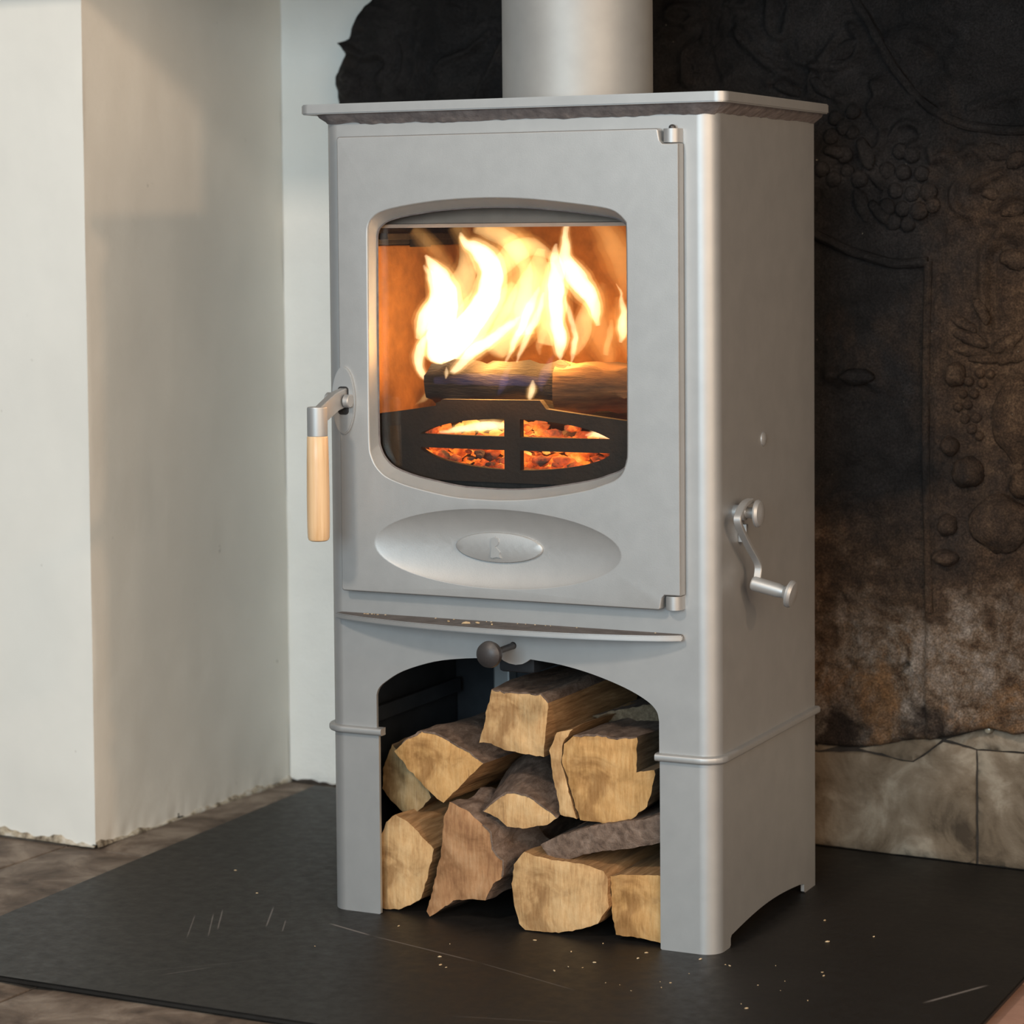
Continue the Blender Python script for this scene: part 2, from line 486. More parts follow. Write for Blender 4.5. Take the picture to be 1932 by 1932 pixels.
# back wall: white limewash on the left, masonry behind the fireback and the stone blocks
t, _ = wall_grid('b', None, (XL, YB, FLOOR_Z + 0.001), (0.36, 0, 0), (0, 0, ZT), 70, 70, 0.014, 0.004, seed=12.0, edge=0.004)
WB = bmesh.new(); merge(WB, t, 0)
t = bmesh.new(); box(t, -0.106, 1.30, YB - 0.001, YB + 0.2, -0.05, ZT); box(t, XL - 0.2, -0.106, YB + 0.012, YB + 0.2, -0.05, ZT)
for v in t.verts: v.co = RW(*v.co)
merge(WB, t, 1)
wall_back = tag(link_mesh('wall_back', WB, [P_BACK, SOOT], sharp=40), kind='structure')
foot_strip((XL, YB, FLOOR_Z), (-0.10, YB, FLOOR_Z), 60, 0.006, 0.005, (0, -1, 0), 9.0, MORTAR, 'baseboard_back')
# right cheek, beam over the opening and the closing plate of the flue (all just outside the frame, they shade the recess)
bm = bmesh.new(); box(bm, 0.98, 1.9, YP, YB + 0.1, -0.05, ZT)
for v in bm.verts: v.co = RW(*v.co)
tag(link_mesh('wall_right', bm, SOOT, smooth=False), kind='structure')
bm = bmesh.new(); box(bm, -1.7, 1.9, 0.0, YP + 0.14, 1.155, 1.42, 0.006)
for v in bm.verts: v.co = RW(*v.co)
OAK = M('dark_oak', [(0.3, (0.05, 0.03, 0.018)), (0.7, (0.12, 0.075, 0.045))], 14, 5, 0.6, 0, 0.4, 60, stretch=(0.3, 3, 3))
tag(link_mesh('trim_1', bm, OAK), kind='structure')
bm = bmesh.new(); box(bm, XL, 1.0, YP + 0.10, YB + 0.05, 1.50, 1.53)
for v in bm.verts: v.co = RW(*v.co)
tag(link_mesh('ceiling', bm, SOOT, smooth=False), kind='structure')

# stone blocks under the fireback
STONE = M('hearth_stone', [(0.34, (0.055, 0.037, 0.022)), (0.43, (0.145, 0.105, 0.068)), (0.54, (0.20, 0.152, 0.106)), (0.66, (0.32, 0.265, 0.20))], 13, 12, 0.85, 0, 0.8, 45, 9, dist=0.8, bdist=0.004)
def stone(pts, seed, y=YS, dep=0.05):
    P = []
    n = len(pts)
    for i in range(n):                       # subdivide and roughen the outline
        a, b = Vector(pts[i]), Vector(pts[(i + 1) % n]); k = max(1, int((b - a).length / 0.008))
        for j in range(k):
            p = a.lerp(b, j / k)
            P.append((p.x + 0.0010 * mnoise.noise(Vector((p.x * 80, p.y * 80, seed))), p.y + 0.0010 * mnoise.noise(Vector((p.x * 80, p.y * 80, seed + 5)))))
    c = Vector((sum(p[0] for p in P) / len(P), sum(p[1] for p in P) / len(P)))
    inner = [(c.x + (a - c.x) * (1 - 0.004 / max(0.006, math.hypot(a - c.x, b - c.y))), c.y + (b - c.y) * (1 - 0.004 / max(0.006, math.hypot(a - c.x, b - c.y)))) for a, b in P]
    xs_ = [p[0] for p in P]; zs_ = [p[1] for p in P]
    grid = []
    x = min(xs_) + 0.012
    while x < max(xs_):
        grid.append([(x, min(zs_) + 0.001), (x, max(zs_) - 0.001)]); x += 0.012
    z = min(zs_) + 0.012
    while z < max(zs_):
        grid.append([(min(xs_) + 0.001, z), (max(xs_) - 0.001, z)]); z += 0.012
    PN = np.array(P); QN = np.roll(PN, -1, 0); DN = QN - PN; LN = (DN ** 2).sum(1) + 1e-12
    def fm(u, v, s):
        if s: return RW(u, y + dep, v)
        w_ = np.array([u, v]) - PN; t_ = np.clip((w_ * DN).sum(1) / LN, 0, 1)
        dd = float(np.sqrt(((w_ - DN * t_[:, None]) ** 2).sum(1).min()))
        ed = 0.0030 * max(0.0, 1 - dd / 0.004) ** 1.5
        return RW(u, y + ed + 0.003 * mnoise.noise(Vector((u * 14, v * 14, seed))) + 0.0016 * mnoise.noise(Vector((u * 55, v * 55, seed))), v)
    bm = plate(P, [], fm, grid)
    return link_mesh('stone_block', bm, STONE, wall_back, sharp=60)
stone([(-0.06, 0.001), (0.5845, 0.001), (0.5842, 0.141), (0.543, 0.148), (0.518, 0.128), (0.503, 0.118), (0.488, 0.119), (0.433, 0.125), (0.378, 0.119), (0.1, 0.130), (-0.06, 0.128)], 1.0)
stone([(-0.31, 0.001), (-0.063, 0.001), (-0.063, 0.128), (-0.18, 0.130), (-0.31, 0.128)], 6.0)
stone([(0.588, 0.001), (1.0, 0.001), (1.0, 0.15), (0.66, 0.143), (0.587, 0.141)], 2.0)
stone([(0.36, 0.121), (0.378, 0.121), (0.413, 0.1315), (0.407, 0.134), (0.36, 0.132)], 3.0, YS + 0.002)
stone([(0.432, 0.1285), (0.470, 0.1235), (0.488, 0.1205), (0.502, 0.1195), (0.517, 0.1295), (0.541, 0.1498), (0.526, 0.151), (0.496, 0.147), (0.457, 0.135)], 4.0, YS + 0.001)
stone([(0.546, 0.151), (0.586, 0.143), (0.66, 0.1455), (0.9, 0.152), (0.9, 0.175), (0.66, 0.172), (0.635, 0.165), (0.604, 0.171), (0.598, 0.170)], 5.0, YS + 0.001)
bm = bmesh.new(); box(bm, -0.305, 1.0, YS + 0.0055, YS + 0.04, 0.0, 0.172)
for v in bm.verts: v.co = RW(*v.co)
link_mesh('mortar_bed', bm, MORTAR, wall_back, smooth=False)
bm = bmesh.new(); lathe(bm, RW(0.604, YS, 0.1700), RW(0, -1, 0), [(0.0, 0.012), (0.0035, 0.0105), (0.005, 0.006), (0.005, 0.001), (0.0, 0.0)], 14)
GLASSY = M('glazed_bead', [(0.3, (0.22, 0.20, 0.15)), (0.7, (0.30, 0.27, 0.21))], 40, 2, 0.12)
tag(link_mesh('iron_pin', bm, GLASSY, wall_back))

# ------------------------------------------------------------------ cast iron fireback
FB_Y = 0.522
FB_BASE = RW(0.30, FB_Y, 0.15)
def cast_iron():
    m, nt, N, L, B = new_mat('stained_cast_iron')
    gp = N.new('ShaderNodeNewGeometry').outputs['Position']
    sb = N.new('ShaderNodeVectorMath'); sb.operation = 'SUBTRACT'; L.new(gp, sb.inputs[0]); sb.inputs[1].default_value = FB_BASE
    tc = sb.outputs[0]
    sp = N.new('ShaderNodeSeparateXYZ'); L.new(tc, sp.inputs[0])
    n1 = noise_node(nt, 14, 6, 0.62, tc); n2 = noise_node(nt, 5.5, 5, 0.6, tc, None, 0.6); n3 = noise_node(nt, 38, 10, 0.76, tc, None, 0.4)
    n4 = noise_node(nt, 150, 3, 0.6, tc); n5 = noise_node(nt, 17, 9, 0.72, tc, None, 1.2)
    dark = ramp(N, [(0.3, (0.0085, 0.0075, 0.0076)), (0.7, (0.0250, 0.0212, 0.0205))]); L.new(n1.outputs['Fac'], dark.inputs['Fac'])
    rust = ramp(N, [(0.30, (0.020, 0.012, 0.008)), (0.50, (0.070, 0.040, 0.023)), (0.72, (0.150, 0.090, 0.052))]); L.new(n3.outputs['Fac'], rust.inputs['Fac'])
    # the rusted stretch: the outer strip of the plate (x beyond the pilaster edge) and everything low down
    xr_ = math_node(nt, 'MULTIPLY_ADD', sp.outputs['X'], 9.0, -1.75)
    zr_ = math_node(nt, 'MULTIPLY_ADD', sp.outputs['Z'], -6.0, 2.1)
    hi = math_node(nt, 'MULTIPLY_ADD', sp.outputs['Z'], -5.0, 4.0, True)
    xr_ = math_node(nt, 'MULTIPLY', math_node(nt, 'MULTIPLY_ADD', xr_, 1.0, 0.0, True), hi)
    k = math_node(nt, 'ADD', math_node(nt, 'MAXIMUM', xr_, zr_), math_node(nt, 'MULTIPLY_ADD', n2.outputs['Fac'], 2.4, -1.35))
    k = math_node(nt, 'MULTIPLY', k, 1.0, None, True)
    col = mix_col(nt, k, dark.outputs['Color'], rust.outputs['Color'])
    # pale mineral bloom near the foot
    lime = ramp(N, [(0.36, (0.028, 0.016, 0.011)), (0.43, (0.095, 0.056, 0.033)), (0.49, (0.165, 0.115, 0.080)), (0.56, (0.225, 0.178, 0.146)), (0.68, (0.38, 0.315, 0.255))]); L.new(math_node(nt, 'ADD', math_node(nt, 'MULTIPLY', n3.outputs['Fac'], 0.5), math_node(nt, 'MULTIPLY', n5.outputs['Fac'], 0.5)), lime.inputs['Fac'])
    zl = math_node(nt, 'MULTIPLY_ADD', sp.outputs['Z'], -8.5, 1.95)
    kl = math_node(nt, 'ADD', zl, math_node(nt, 'MULTIPLY_ADD', n2.outputs['Fac'], 7.0, -3.6))
    kl = math_node(nt, 'MULTIPLY', kl, 1.0, None, True)
    n7 = noise_node(nt, 9, 8, 0.7, tc, None, 0.8)
    och = mix_col(nt, math_node(nt, 'MULTIPLY', math_node(nt, 'MULTIPLY_ADD', n7.outputs['Fac'], 9, -4.6, True), 0.75), lime.outputs['Color'], (0.20, 0.098, 0.040))
    col = mix_col(nt, kl, col, och)
    # dark damp band along the lower edge
    zb = math_node(nt, 'MULTIPLY_ADD', sp.outputs['Z'], -16.0, 0.75)
    kb = math_node(nt, 'ADD', zb, math_node(nt, 'MULTIPLY_ADD', n1.outputs['Fac'], 6.0, -3.1))
    kb = math_node(nt, 'MULTIPLY', kb, 0.85, None, True)
    col = mix_col(nt, kb, col, (0.030, 0.020, 0.015))
    # specks of lime and dust
    s = math_node(nt, 'MULTIPLY_ADD', n4.outputs['Fac'], 30, -22.5, True)
    col = mix_col(nt, s, col, (0.30, 0.26, 0.20))
    n6 = noise_node(nt, 420, 4, 0.7, tc)
    grain = ramp(N, [(0.32, (0.45,) * 3), (0.5, (1.0,) * 3), (0.70, (1.9,) * 3)]); L.new(n6.outputs['Fac'], grain.inputs['Fac'])
    gm_ = N.new('ShaderNodeMix'); gm_.data_type = 'RGBA'; gm_.blend_type = 'MULTIPLY'; gm_.inputs[0].default_value = 1.0; L.new(col, gm_.inputs[6]); L.new(grain.outputs['Color'], gm_.inputs[7]); col = gm_.outputs[2]
    L.new(col, B.inputs['Base Color'])
    rr = math_node(nt, 'MULTIPLY_ADD', k, 0.30, 0.55); L.new(rr, B.inputs['Roughness'])
    B.inputs['Specular IOR Level'].default_value = 0.22
    b = N.new('ShaderNodeBump'); b.inputs['Strength'].default_value = 0.9; b.inputs['Distance'].default_value = 0.006
    h = math_node(nt, 'MULTIPLY_ADD', n4.outputs['Fac'], 0.25, n3.outputs['Fac'])
    L.new(h, b.inputs['Height']); L.new(b.outputs['Normal'], B.inputs['Normal'])
    return m
IRON = cast_iron()
fireback = thing('fireback', FB_BASE, 'dark cast iron fireback with relief ornament on the back wall behind the stove', 'fireback')

RIDGES = [([(0.324,1.071),(0.321,1.033),(0.332,1.02),(0.345,1.027),(0.351,1.071)],.006,.008),([(0.277,1.028),(0.308,0.997),(0.345,0.972),(0.36,0.964)],.006,.008),
 ([(0.277,1.045),(0.312,1.012),(0.345,0.988)],.004,.005),([(0.345,1.008),(0.355,0.991),(0.381,0.982)],.005,.007),([(0.381,0.982),(0.411,0.979),(0.434,0.99),(0.439,1.013),(0.429,1.03)],.005,.008),
 ([(0.378,0.944),(0.377,0.968),(0.391,0.987),(0.411,1.014)],.005,.007),([(0.391,0.975),(0.401,0.953),(0.414,0.941)],.005,.007),
 ([(0.467,0.958),(0.459,0.958),(0.464,0.942),(0.454,0.928),(0.459,0.914),(0.472,0.897),(0.467,0.878),(0.449,0.869)],.004,.007),
 ([(0.482,0.889),(0.492,0.906),(0.514,0.905),(0.524,0.888),(0.509,0.879)],.005,.009),([(0.261,1.065),(0.287,1.061),(0.293,1.068)],.005,.006),
 ([(0.18,1.059),(0.199,1.065),(0.226,1.057),(0.207,1.043),(0.18,1.052)],.006,.008),([(0.204,0.97),(0.207,1.004),(0.229,1.02)],.006,.006),([(0.319,0.962),(0.35,0.975)],.005,.006),
 ([(0.536,0.861),(0.548,0.867),(0.561,0.865)],.004,.006),([(0.538,0.89),(0.533,0.873),(0.538,0.861)],.004,.006),
 ([(-0.165,0.996),(-0.155,1.009),(-0.134,1.016),(-0.111,1.023),(-0.08,1.045)],.004,.008),([(-0.098,0.955),(-0.081,0.993),(-0.06,1.03)],.005,.007),
 ([(-0.219,1.044),(-0.216,1.014),(-0.225,0.975)],.005,.005),([(-0.192,1.044),(-0.186,1.026),(-0.188,0.975)],.005,.006),([(-0.322,1.039),(-0.302,1.03),(-0.285,1.02)],.005,.010),
 ([(-0.278,1.022),(-0.256,1.023),(-0.243,1.01),(-0.259,0.993)],.006,.006),([(-0.308,0.994),(-0.295,0.988),(-0.298,0.975),(-0.313,0.974)],.007,.010),([(-0.142,1.088),(-0.13,1.086),(-0.125,1.082)],.004,.006),
 ([(0.477,1.007),(0.521,0.975),(0.558,0.973)],.012,.007),([(0.497,1.02),(0.531,1.009),(0.57,0.968)],.010,.007),([(0.584,0.924),(0.618,0.934),(0.66,0.942)],.006,.006),([(0.52,1.05),(0.57,1.02),(0.60,0.96)],.016,.006),
 ([(0.542,0.32),(0.541,0.74)],.006,.004),([(0.558,0.80),(0.560,0.40)],.005,.003),
 ([(0.604,0.66),(0.600,0.74),(0.614,0.768),(0.634,0.775),(0.656,0.766)],.006,.008),([(0.614,0.66),(0.612,0.735),(0.624,0.755),(0.640,0.755)],.004,-.005),
 ([(0.566,0.83),(0.562,0.815),(0.572,0.80),(0.588,0.795)],.005,.010),([(0.590,0.828),(0.606,0.838),(0.622,0.845)],.005,.011),([(0.612,0.80),(0.625,0.815),(0.640,0.82),(0.66,0.815)],.006,.009),
 ([(0.600,0.79),(0.625,0.785),(0.655,0.79)],.006,.008),([(0.572,0.868),(0.585,0.875),(0.600,0.866)],.006,.008),
 ([(0.40,0.60),(0.42,0.595),(0.445,0.60),(0.46,0.588)],.009,.010),([(0.39,0.44),(0.44,0.455),(0.48,0.44)],.010,.006),([(0.40,0.50),(0.45,0.52),(0.48,0.505)],.015,.004)]
BX0, BX1, BZ1 = -0.34, 0.98, 1.36
edgeL = [(0.10, -0.30), (0.90, -0.318), (0.964, -0.328), (0.985, -0.333), (1.006, -0.328), (1.024, -0.314), (1.036, -0.3155), (1.041, -0.323), (1.046, -0.311), (1.063, -0.303), (1.084, -0.288), (1.098, -0.272), (1.15, -0.21), (1.22, -0.12), (1.36, 0.02)]
botE = [(-0.34, 0.135), (0.378, 0.1305), (0.421, 0.1300), (0.464, 0.1370), (0.502, 0.1475), (0.526, 0.1495), (0.56, 0.1600), (0.597, 0.1715), (0.614, 0.1735), (0.637, 0.168), (0.66, 0.175), (0.98, 0.176)]
def np_noise(x, z, s, seed):
    """smooth value noise on arrays"""
    r = np.random.default_rng(seed); T = r.random((128, 128))
    u, v = x * s + 64.3, z * s + 64.7
    i, j = np.floor(u).astype(int), np.floor(v).astype(int); fu, fv = u - i, v - j
    fu, fv = fu * fu * (3 - 2 * fu), fv * fv * (3 - 2 * fv)
    g = lambda a, b: T[a % 128, b % 128]
    return (g(i, j) * (1 - fu) + g(i + 1, j) * fu) * (1 - fv) + (g(i, j + 1) * (1 - fu) + g(i + 1, j + 1) * fu) * fv - 0.5
def seg_dist(X, Z, pts):
    d = np.full(X.shape, 9.0)
    for (ax, az), (bx, bz) in zip(pts[:-1], pts[1:]):
        L2 = (bx - ax) ** 2 + (bz - az) ** 2
        t = np.clip(((X - ax) * (bx - ax) + (Z - az) * (bz - az)) / L2, 0, 1)
        d = np.minimum(d, np.hypot(X - ax - t * (bx - ax), Z - az - t * (bz - az)))
    return d
OVAL = [(0.420,1.09),(0.4347,1.0606),(0.452,1.0339),(0.4712,1.0008),(0.4863,0.9744),(0.5203,0.9346),(0.5607,0.9091),(0.6006,0.899),(0.6477,0.8952),(0.70,0.905),(0.76,0.935),(0.82,1.0),(0.85,1.08)]
ARCH = [(0.30,0.85),(0.345,0.80),(0.3817,0.7748),(0.4029,0.7648),(0.4239,0.7549),(0.4657,0.7417),(0.4932,0.7371),(0.530,0.7395)]
PIL = [(0.530,0.7395),(0.528,0.66),(0.527,0.56),(0.5275,0.476),(0.5300,0.38),(0.5315,0.31)]
def relief(X, Z):
    H = 0.0035 * np_noise(X, Z, 16, 1) + 0.0032 * np_noise(X, Z, 42, 2) + 0.0030 * np_noise(X, Z, 110, 3)
    low = np.clip((0.46 - Z) / 0.12, 0, 1)
    H += low * (0.010 * np_noise(X, Z, 24, 4) + 0.006 * np.abs(np_noise(X, Z, 60, 5)) + 0.004 * np_noise(X, Z, 130, 6))
    busy = np.clip((Z - 0.74) / 0.05, 0, 1) * np.clip((0.62 - X) / 0.05, 0, 1)
    H += busy * (0.009 * np_noise(X, Z, 34, 7) + 0.007 * np_noise(X + 0.3 * np_noise(X, Z, 9, 21), Z, 60, 8))
    # sunk panel under the arch
    inner = np.clip((0.5275 - X) / 0.004, 0, 1) * np.clip((np.interp(X, [p[0] for p in ARCH], [p[1] for p in ARCH]) - Z) / 0.005, 0, 1) * np.clip((X - 0.2) / 0.02, 0, 1)
    H += (1 - inner) * 0.006
    # the oval is a dish
    ov = np.interp(X, [p[0] for p in OVAL], [p[1] for p in OVAL])
    H -= np.clip((Z - ov) / 0.01, 0, 1) * (X > 0.43) * 0.006
    H += np.where(X > 0.548, 0.004 * low + 0.005 * np_noise(X, Z, 22, 9), 0)
    H -= 0.016 * np.exp(-(((X - 0.495) / 0.0085) ** 2 + ((Z - 0.239 - 0.004 * np.sin((X - 0.495) * 300)) / 0.0035) ** 2) ** 2)
    for pts, wd, ht in RIDGES:
        p3 = [(q.x, q.z) for q in smooth_pts([(a, 0, b) for a, b in pts], 5)]
        x0, x1 = min(p[0] for p in p3) - 3 * wd, max(p[0] for p in p3) + 3 * wd
        z0, z1 = min(p[1] for p in p3) - 3 * wd, max(p[1] for p in p3) + 3 * wd
        mk = (X > x0) & (X < x1) & (Z > z0) & (Z < z1)
        if not mk.any(): continue
        d = seg_dist(X[mk], Z[mk], p3)
        H[mk] += ht * 1.15 * np.exp(-(d / (wd * 1.15)) ** 2 * 1.2)
    return H
nu, nv = 380, 400
U, V = np.meshgrid(np.linspace(0, 1, nu), np.linspace(0, 1, nv))
Zg = None
bx = BX0 + (BX1 - BX0) * U
zb = np.interp(bx, [p[0] for p in botE], [p[1] for p in botE]) + 0.003 * np_noise(bx, bx * 0, 90, 15)
Zg = zb + (BZ1 - zb) * V
xl = np.interp(Zg, [p[0] for p in edgeL], [p[1] for p in edgeL])
Xg = xl + (BX1 - xl) * U
Zg = np.interp(Xg, [p[0] for p in botE], [p[1] for p in botE]) * (1 - V) + BZ1 * V
Hg = relief(Xg, Zg)
ed = np.minimum(np.minimum((Xg - xl) / 0.006, (Zg - np.interp(Xg, [p[0] for p in botE], [p[1] for p in botE])) / 0.006), 1)
Hg = Hg - 0.006 * (1 - np.clip(ed, 0, 1)) ** 2
Yg = FB_Y - Hg
P3 = np.stack([Xg * CA - Yg * SA, Xg * SA + Yg * CA, Zg], -1).reshape(-1, 3) - np.array(FB_BASE)
idx = np.arange(nu * nv).reshape(nv, nu)
quads = np.stack([idx[:-1, :-1], idx[:-1, 1:], idx[1:, 1:], idx[1:, :-1]], -1).reshape(-1, 4)
ring = list(idx[0, :]) + list(idx[1:, -1]) + list(idx[-1, -2::-1]) + list(idx[-2:0:-1, 0])
Pb = P3[ring].copy(); back_v = np.array(RWd(0, 0.028, 0)); Pb = Pb + back_v
nb = len(P3)
rim = [[ring[i], nb + i, nb + (i + 1) % len(ring), ring[(i + 1) % len(ring)]] for i in range(len(ring))]
me = bpy.data.meshes.new('cast_panel')
me.from_pydata(np.concatenate([P3, Pb]).tolist(), [], quads.tolist() + rim)
me.polygons.foreach_set('use_smooth', [True] * len(me.polygons)); me.materials.append(IRON)
o = bpy.data.objects.new('cast_panel', me); COL.objects.link(o); o.parent = fireback

def fb_h(x, z): return float(relief(np.array([[x]]), np.array([[z]]))[0, 0])
def moulding(name, pts, r, lift=0.006, prof=None):
    bm = bmesh.new()
    P = smooth_pts([RW(x, FB_Y - lift, z) for x, z in pts], 6)
    tube(bm, P, r, 10)
    for v in bm.verts: v.co += Vector((0.0008 * mnoise.noise(v.co * 60), 0.0008 * mnoise.noise(v.co * 60 + Vector((9, 0, 0))), 0))
    return link_mesh(name, bm, IRON, fireback)
moulding('oval_moulding', OVAL, 0.0062, 0.006)
moulding('arch_moulding', ARCH, 0.0062, 0.007)
moulding('pilaster_moulding', PIL, 0.0050, 0.007)
def lump(name, amp, seed):
    gm = bmesh.new(); bmesh.ops.create_uvsphere(gm, u_segments=18, v_segments=12, radius=1.0)
    for v in gm.verts: v.co *= 1 + amp * mnoise.noise(v.co * 1.6 + Vector((seed, 0, 0))) + amp * 0.6 * mnoise.noise(v.co * 4 + Vector((0, seed, 0)))
    for f in gm.faces: f.smooth = True
    me = bpy.data.meshes.new(name); gm.to_mesh(me); gm.free(); me.materials.append(IRON)
    return me
LUMPS = {'cast_grape': [lump('cast_grape', 0.06, 1)], 'cast_berry': [lump('cast_berry', 0.08, 2)], 'cast_fruit': [lump('cast_fruit', 0.16, s) for s in (3, 4, 5)], 'cast_leaf': [lump('cast_leaf', 0.22, s) for s in (6, 7, 8)]}
def blob(name, x, z, rx, rz, ry, ang=0.0, lift=0.0):
    o = bpy.data.objects.new(name, random.choice(LUMPS[name])); COL.objects.link(o); o.parent = fireback
    o.location = RW(x, FB_Y - max(0.004, fb_h(x, z)) - lift, z) - FB_BASE
    o.rotation_euler = (0, ang, ROOM_A); o.scale = (rx, ry, rz)
    return o
for x, z in [(0.494,0.874),(0.509,0.87),(0.499,0.848),(0.523,0.846),(0.476,0.85),(0.488,0.826),(0.509,0.822),(0.531,0.824),(0.497,0.804),(0.52,0.801),(0.477,0.806),(0.537,0.808),(0.484,0.788),(0.503,0.785)]:
    r = 0.0108 * random.uniform(0.9, 1.08); blob('cast_grape', x, z, r, r, 0.009)
for x, z in [(0.421,0.905),(0.409,0.917),(0.434,0.924),(0.432,0.898),(0.404,0.894),(0.421,0.872),(0.409,0.841),(0.393,0.854),(0.454,0.852),(0.442,0.841),(0.424,0.851)]:
    r = 0.0105 * random.uniform(0.85, 1.1); blob('cast_grape', x, z, r, r, 0.008)
for x, z in [(0.596,0.605),(0.608,0.604),(0.582,0.595),(0.598,0.593),(0.574,0.579),(0.588,0.58),(0.568,0.563),(0.58,0.566),(0.576,0.549),(0.59,0.551),(0.585,0.537),(0.595,0.529)]:
    r = 0.0062 * random.uniform(0.9, 1.1); blob('cast_berry', x, z, r, r, 0.007)
for x, z, a, b, d in [(0.565,0.603,.014,.015,.011),(0.559,0.516,.011,.012,.010),(0.581,0.485,.021,.019,.014),(0.641,0.550,.030,.050,.012),(0.622,0.424,.038,.034,.016),(0.652,0.473,.022,.018,.012),(0.556,0.42,.013,.014,.010),(0.555,0.38,.016,.010,.010),(0.44,0.598,.022,.010,.008)]:
    blob('cast_fruit', x, z, a, b, d * 1.55)
for x, z, a, b, ang in [(0.575,0.664,.019,.007,0.5),(0.582,0.647,.024,.008,0.35),(0.583,0.632,.025,.007,0.15),(0.628,0.641,.021,.009,-0.5),(0.640,0.628,.026,.010,-0.35),(0.60,0.68,.018,.007,1.1),(0.637,0.742,.017,.012,0.2),(0.60,0.622,.02,.006,0.0),
                        (0.452,0.872,.020,.009,1.2),(0.462,0.845,.022,.010,0.9),(0.445,0.81,.022,.009,1.25),(0.468,0.80,.018,.008,0.8),(0.392,0.955,.02,.008,0.7),(0.42,1.0,.022,.010,-0.5),(0.345,0.955,.02,.008,0.4),(0.41,0.875,.015,.008,0.2),(0.615,0.87,.020,.010,0.3),(0.64,0.86,.014,.010,-0.4),(0.61,0.82,.012,.007,0.2),(0.636,0.80,.016,.008,-0.2)]:
    blob('cast_leaf', x, z, a, b, 0.008, ang)

# ------------------------------------------------------------------ the stove
SX0, SX1, SD, SH, SR = -0.008, 0.470, 0.323, 0.909, 0.021
stove = thing('wood_stove', ((SX0 + SX1) / 2, SD / 2, 0), 'grey metal wood burning stove with a lit glass door standing on the black slate', 'stove')
UR = SX1 - SR; UL = SX0 + SR; ARC = SR * PI / 2
UMAX = UR + ARC + SD - SR; UMIN = UL - ARC - (SD - SR)
def wrap(u, z, w):
    """unrolled shell coordinate u (x on the front) to 3-D, w metres inwards"""
    if UL <= u <= UR: return Vector((u, w, z))
    if u > UR:
        a = u - UR
        if a < ARC:
            th = a / SR; return Vector((UR + (SR - w) * math.sin(th), SR - (SR - w) * math.cos(th), z))
        return Vector((SX1 - w, SR + a - ARC, z))
    a = UL - u
    if a < ARC:
        th = a / SR; return Vector((UL - (SR - w) * math.sin(th), SR - (SR - w) * math.cos(th), z))
    return Vector((SX0 + w, SR + a - ARC, z))
def corner_lines(z0, z1):
    L_ = []
    for i in range(0, 9):
        L_.append([(UR + ARC * i / 8, z0), (UR + ARC * i / 8, z1)]); L_.append([(UL - ARC * i / 8, z0), (UL - ARC * i / 8, z1)])
    return L_
TH = 0.004
AX0, AX1, ZB = 0.0555, 0.4035, 0.2135
arch = smooth_pts([(0.0555, 0, 0.2535), (0.0585, 0, 0.2610), (0.067, 0, 0.2690), (0.090, 0, 0.2830), (0.130, 0, 0.2965), (0.171, 0, 0.3030), (0.2135, 0, 0.3060)], 4)
arch2 = smooth_pts([(0.2500, 0, 0.3072), (0.288, 0, 0.3035), (0.3265, 0, 0.2955), (0.364, 0, 0.2835), (0.389, 0, 0.2715), (0.4005, 0, 0.2610), (0.4035, 0, 0.2500)], 4)
lobe = [(0.2170, 0.3035), (0.2236, 0.3010), (0.2320, 0.2998), (0.2400, 0.3012), (0.2455, 0.3040)]
low = [(AX0, ZB)] + [(p.x, p.z) for p in arch] + lobe + [(p.x, p.z) for p in arch2] + [(AX1, ZB)]
outline = [(UMIN, SH), (UMIN, ZB)] + low + [(UMAX, ZB), (UMAX, SH)]
holes = [rrect(0.050, 0.383, 0.470, 0.830, 0.02), ellipse(0.229, 0.3212, 0.0042, 0.0042, 12)]
bm = plate(outline, holes, lambda u, v, s: wrap(u, v, TH * s), corner_lines(ZB, SH))
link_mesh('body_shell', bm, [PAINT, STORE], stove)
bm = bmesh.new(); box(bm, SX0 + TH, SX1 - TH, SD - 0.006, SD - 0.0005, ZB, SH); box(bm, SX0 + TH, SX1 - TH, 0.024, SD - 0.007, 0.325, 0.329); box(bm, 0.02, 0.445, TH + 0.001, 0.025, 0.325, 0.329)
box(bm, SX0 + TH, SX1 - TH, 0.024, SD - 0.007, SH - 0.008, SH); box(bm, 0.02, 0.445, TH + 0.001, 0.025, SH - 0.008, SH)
link_mesh('inner_casing', bm, STORE, stove, smooth=False)
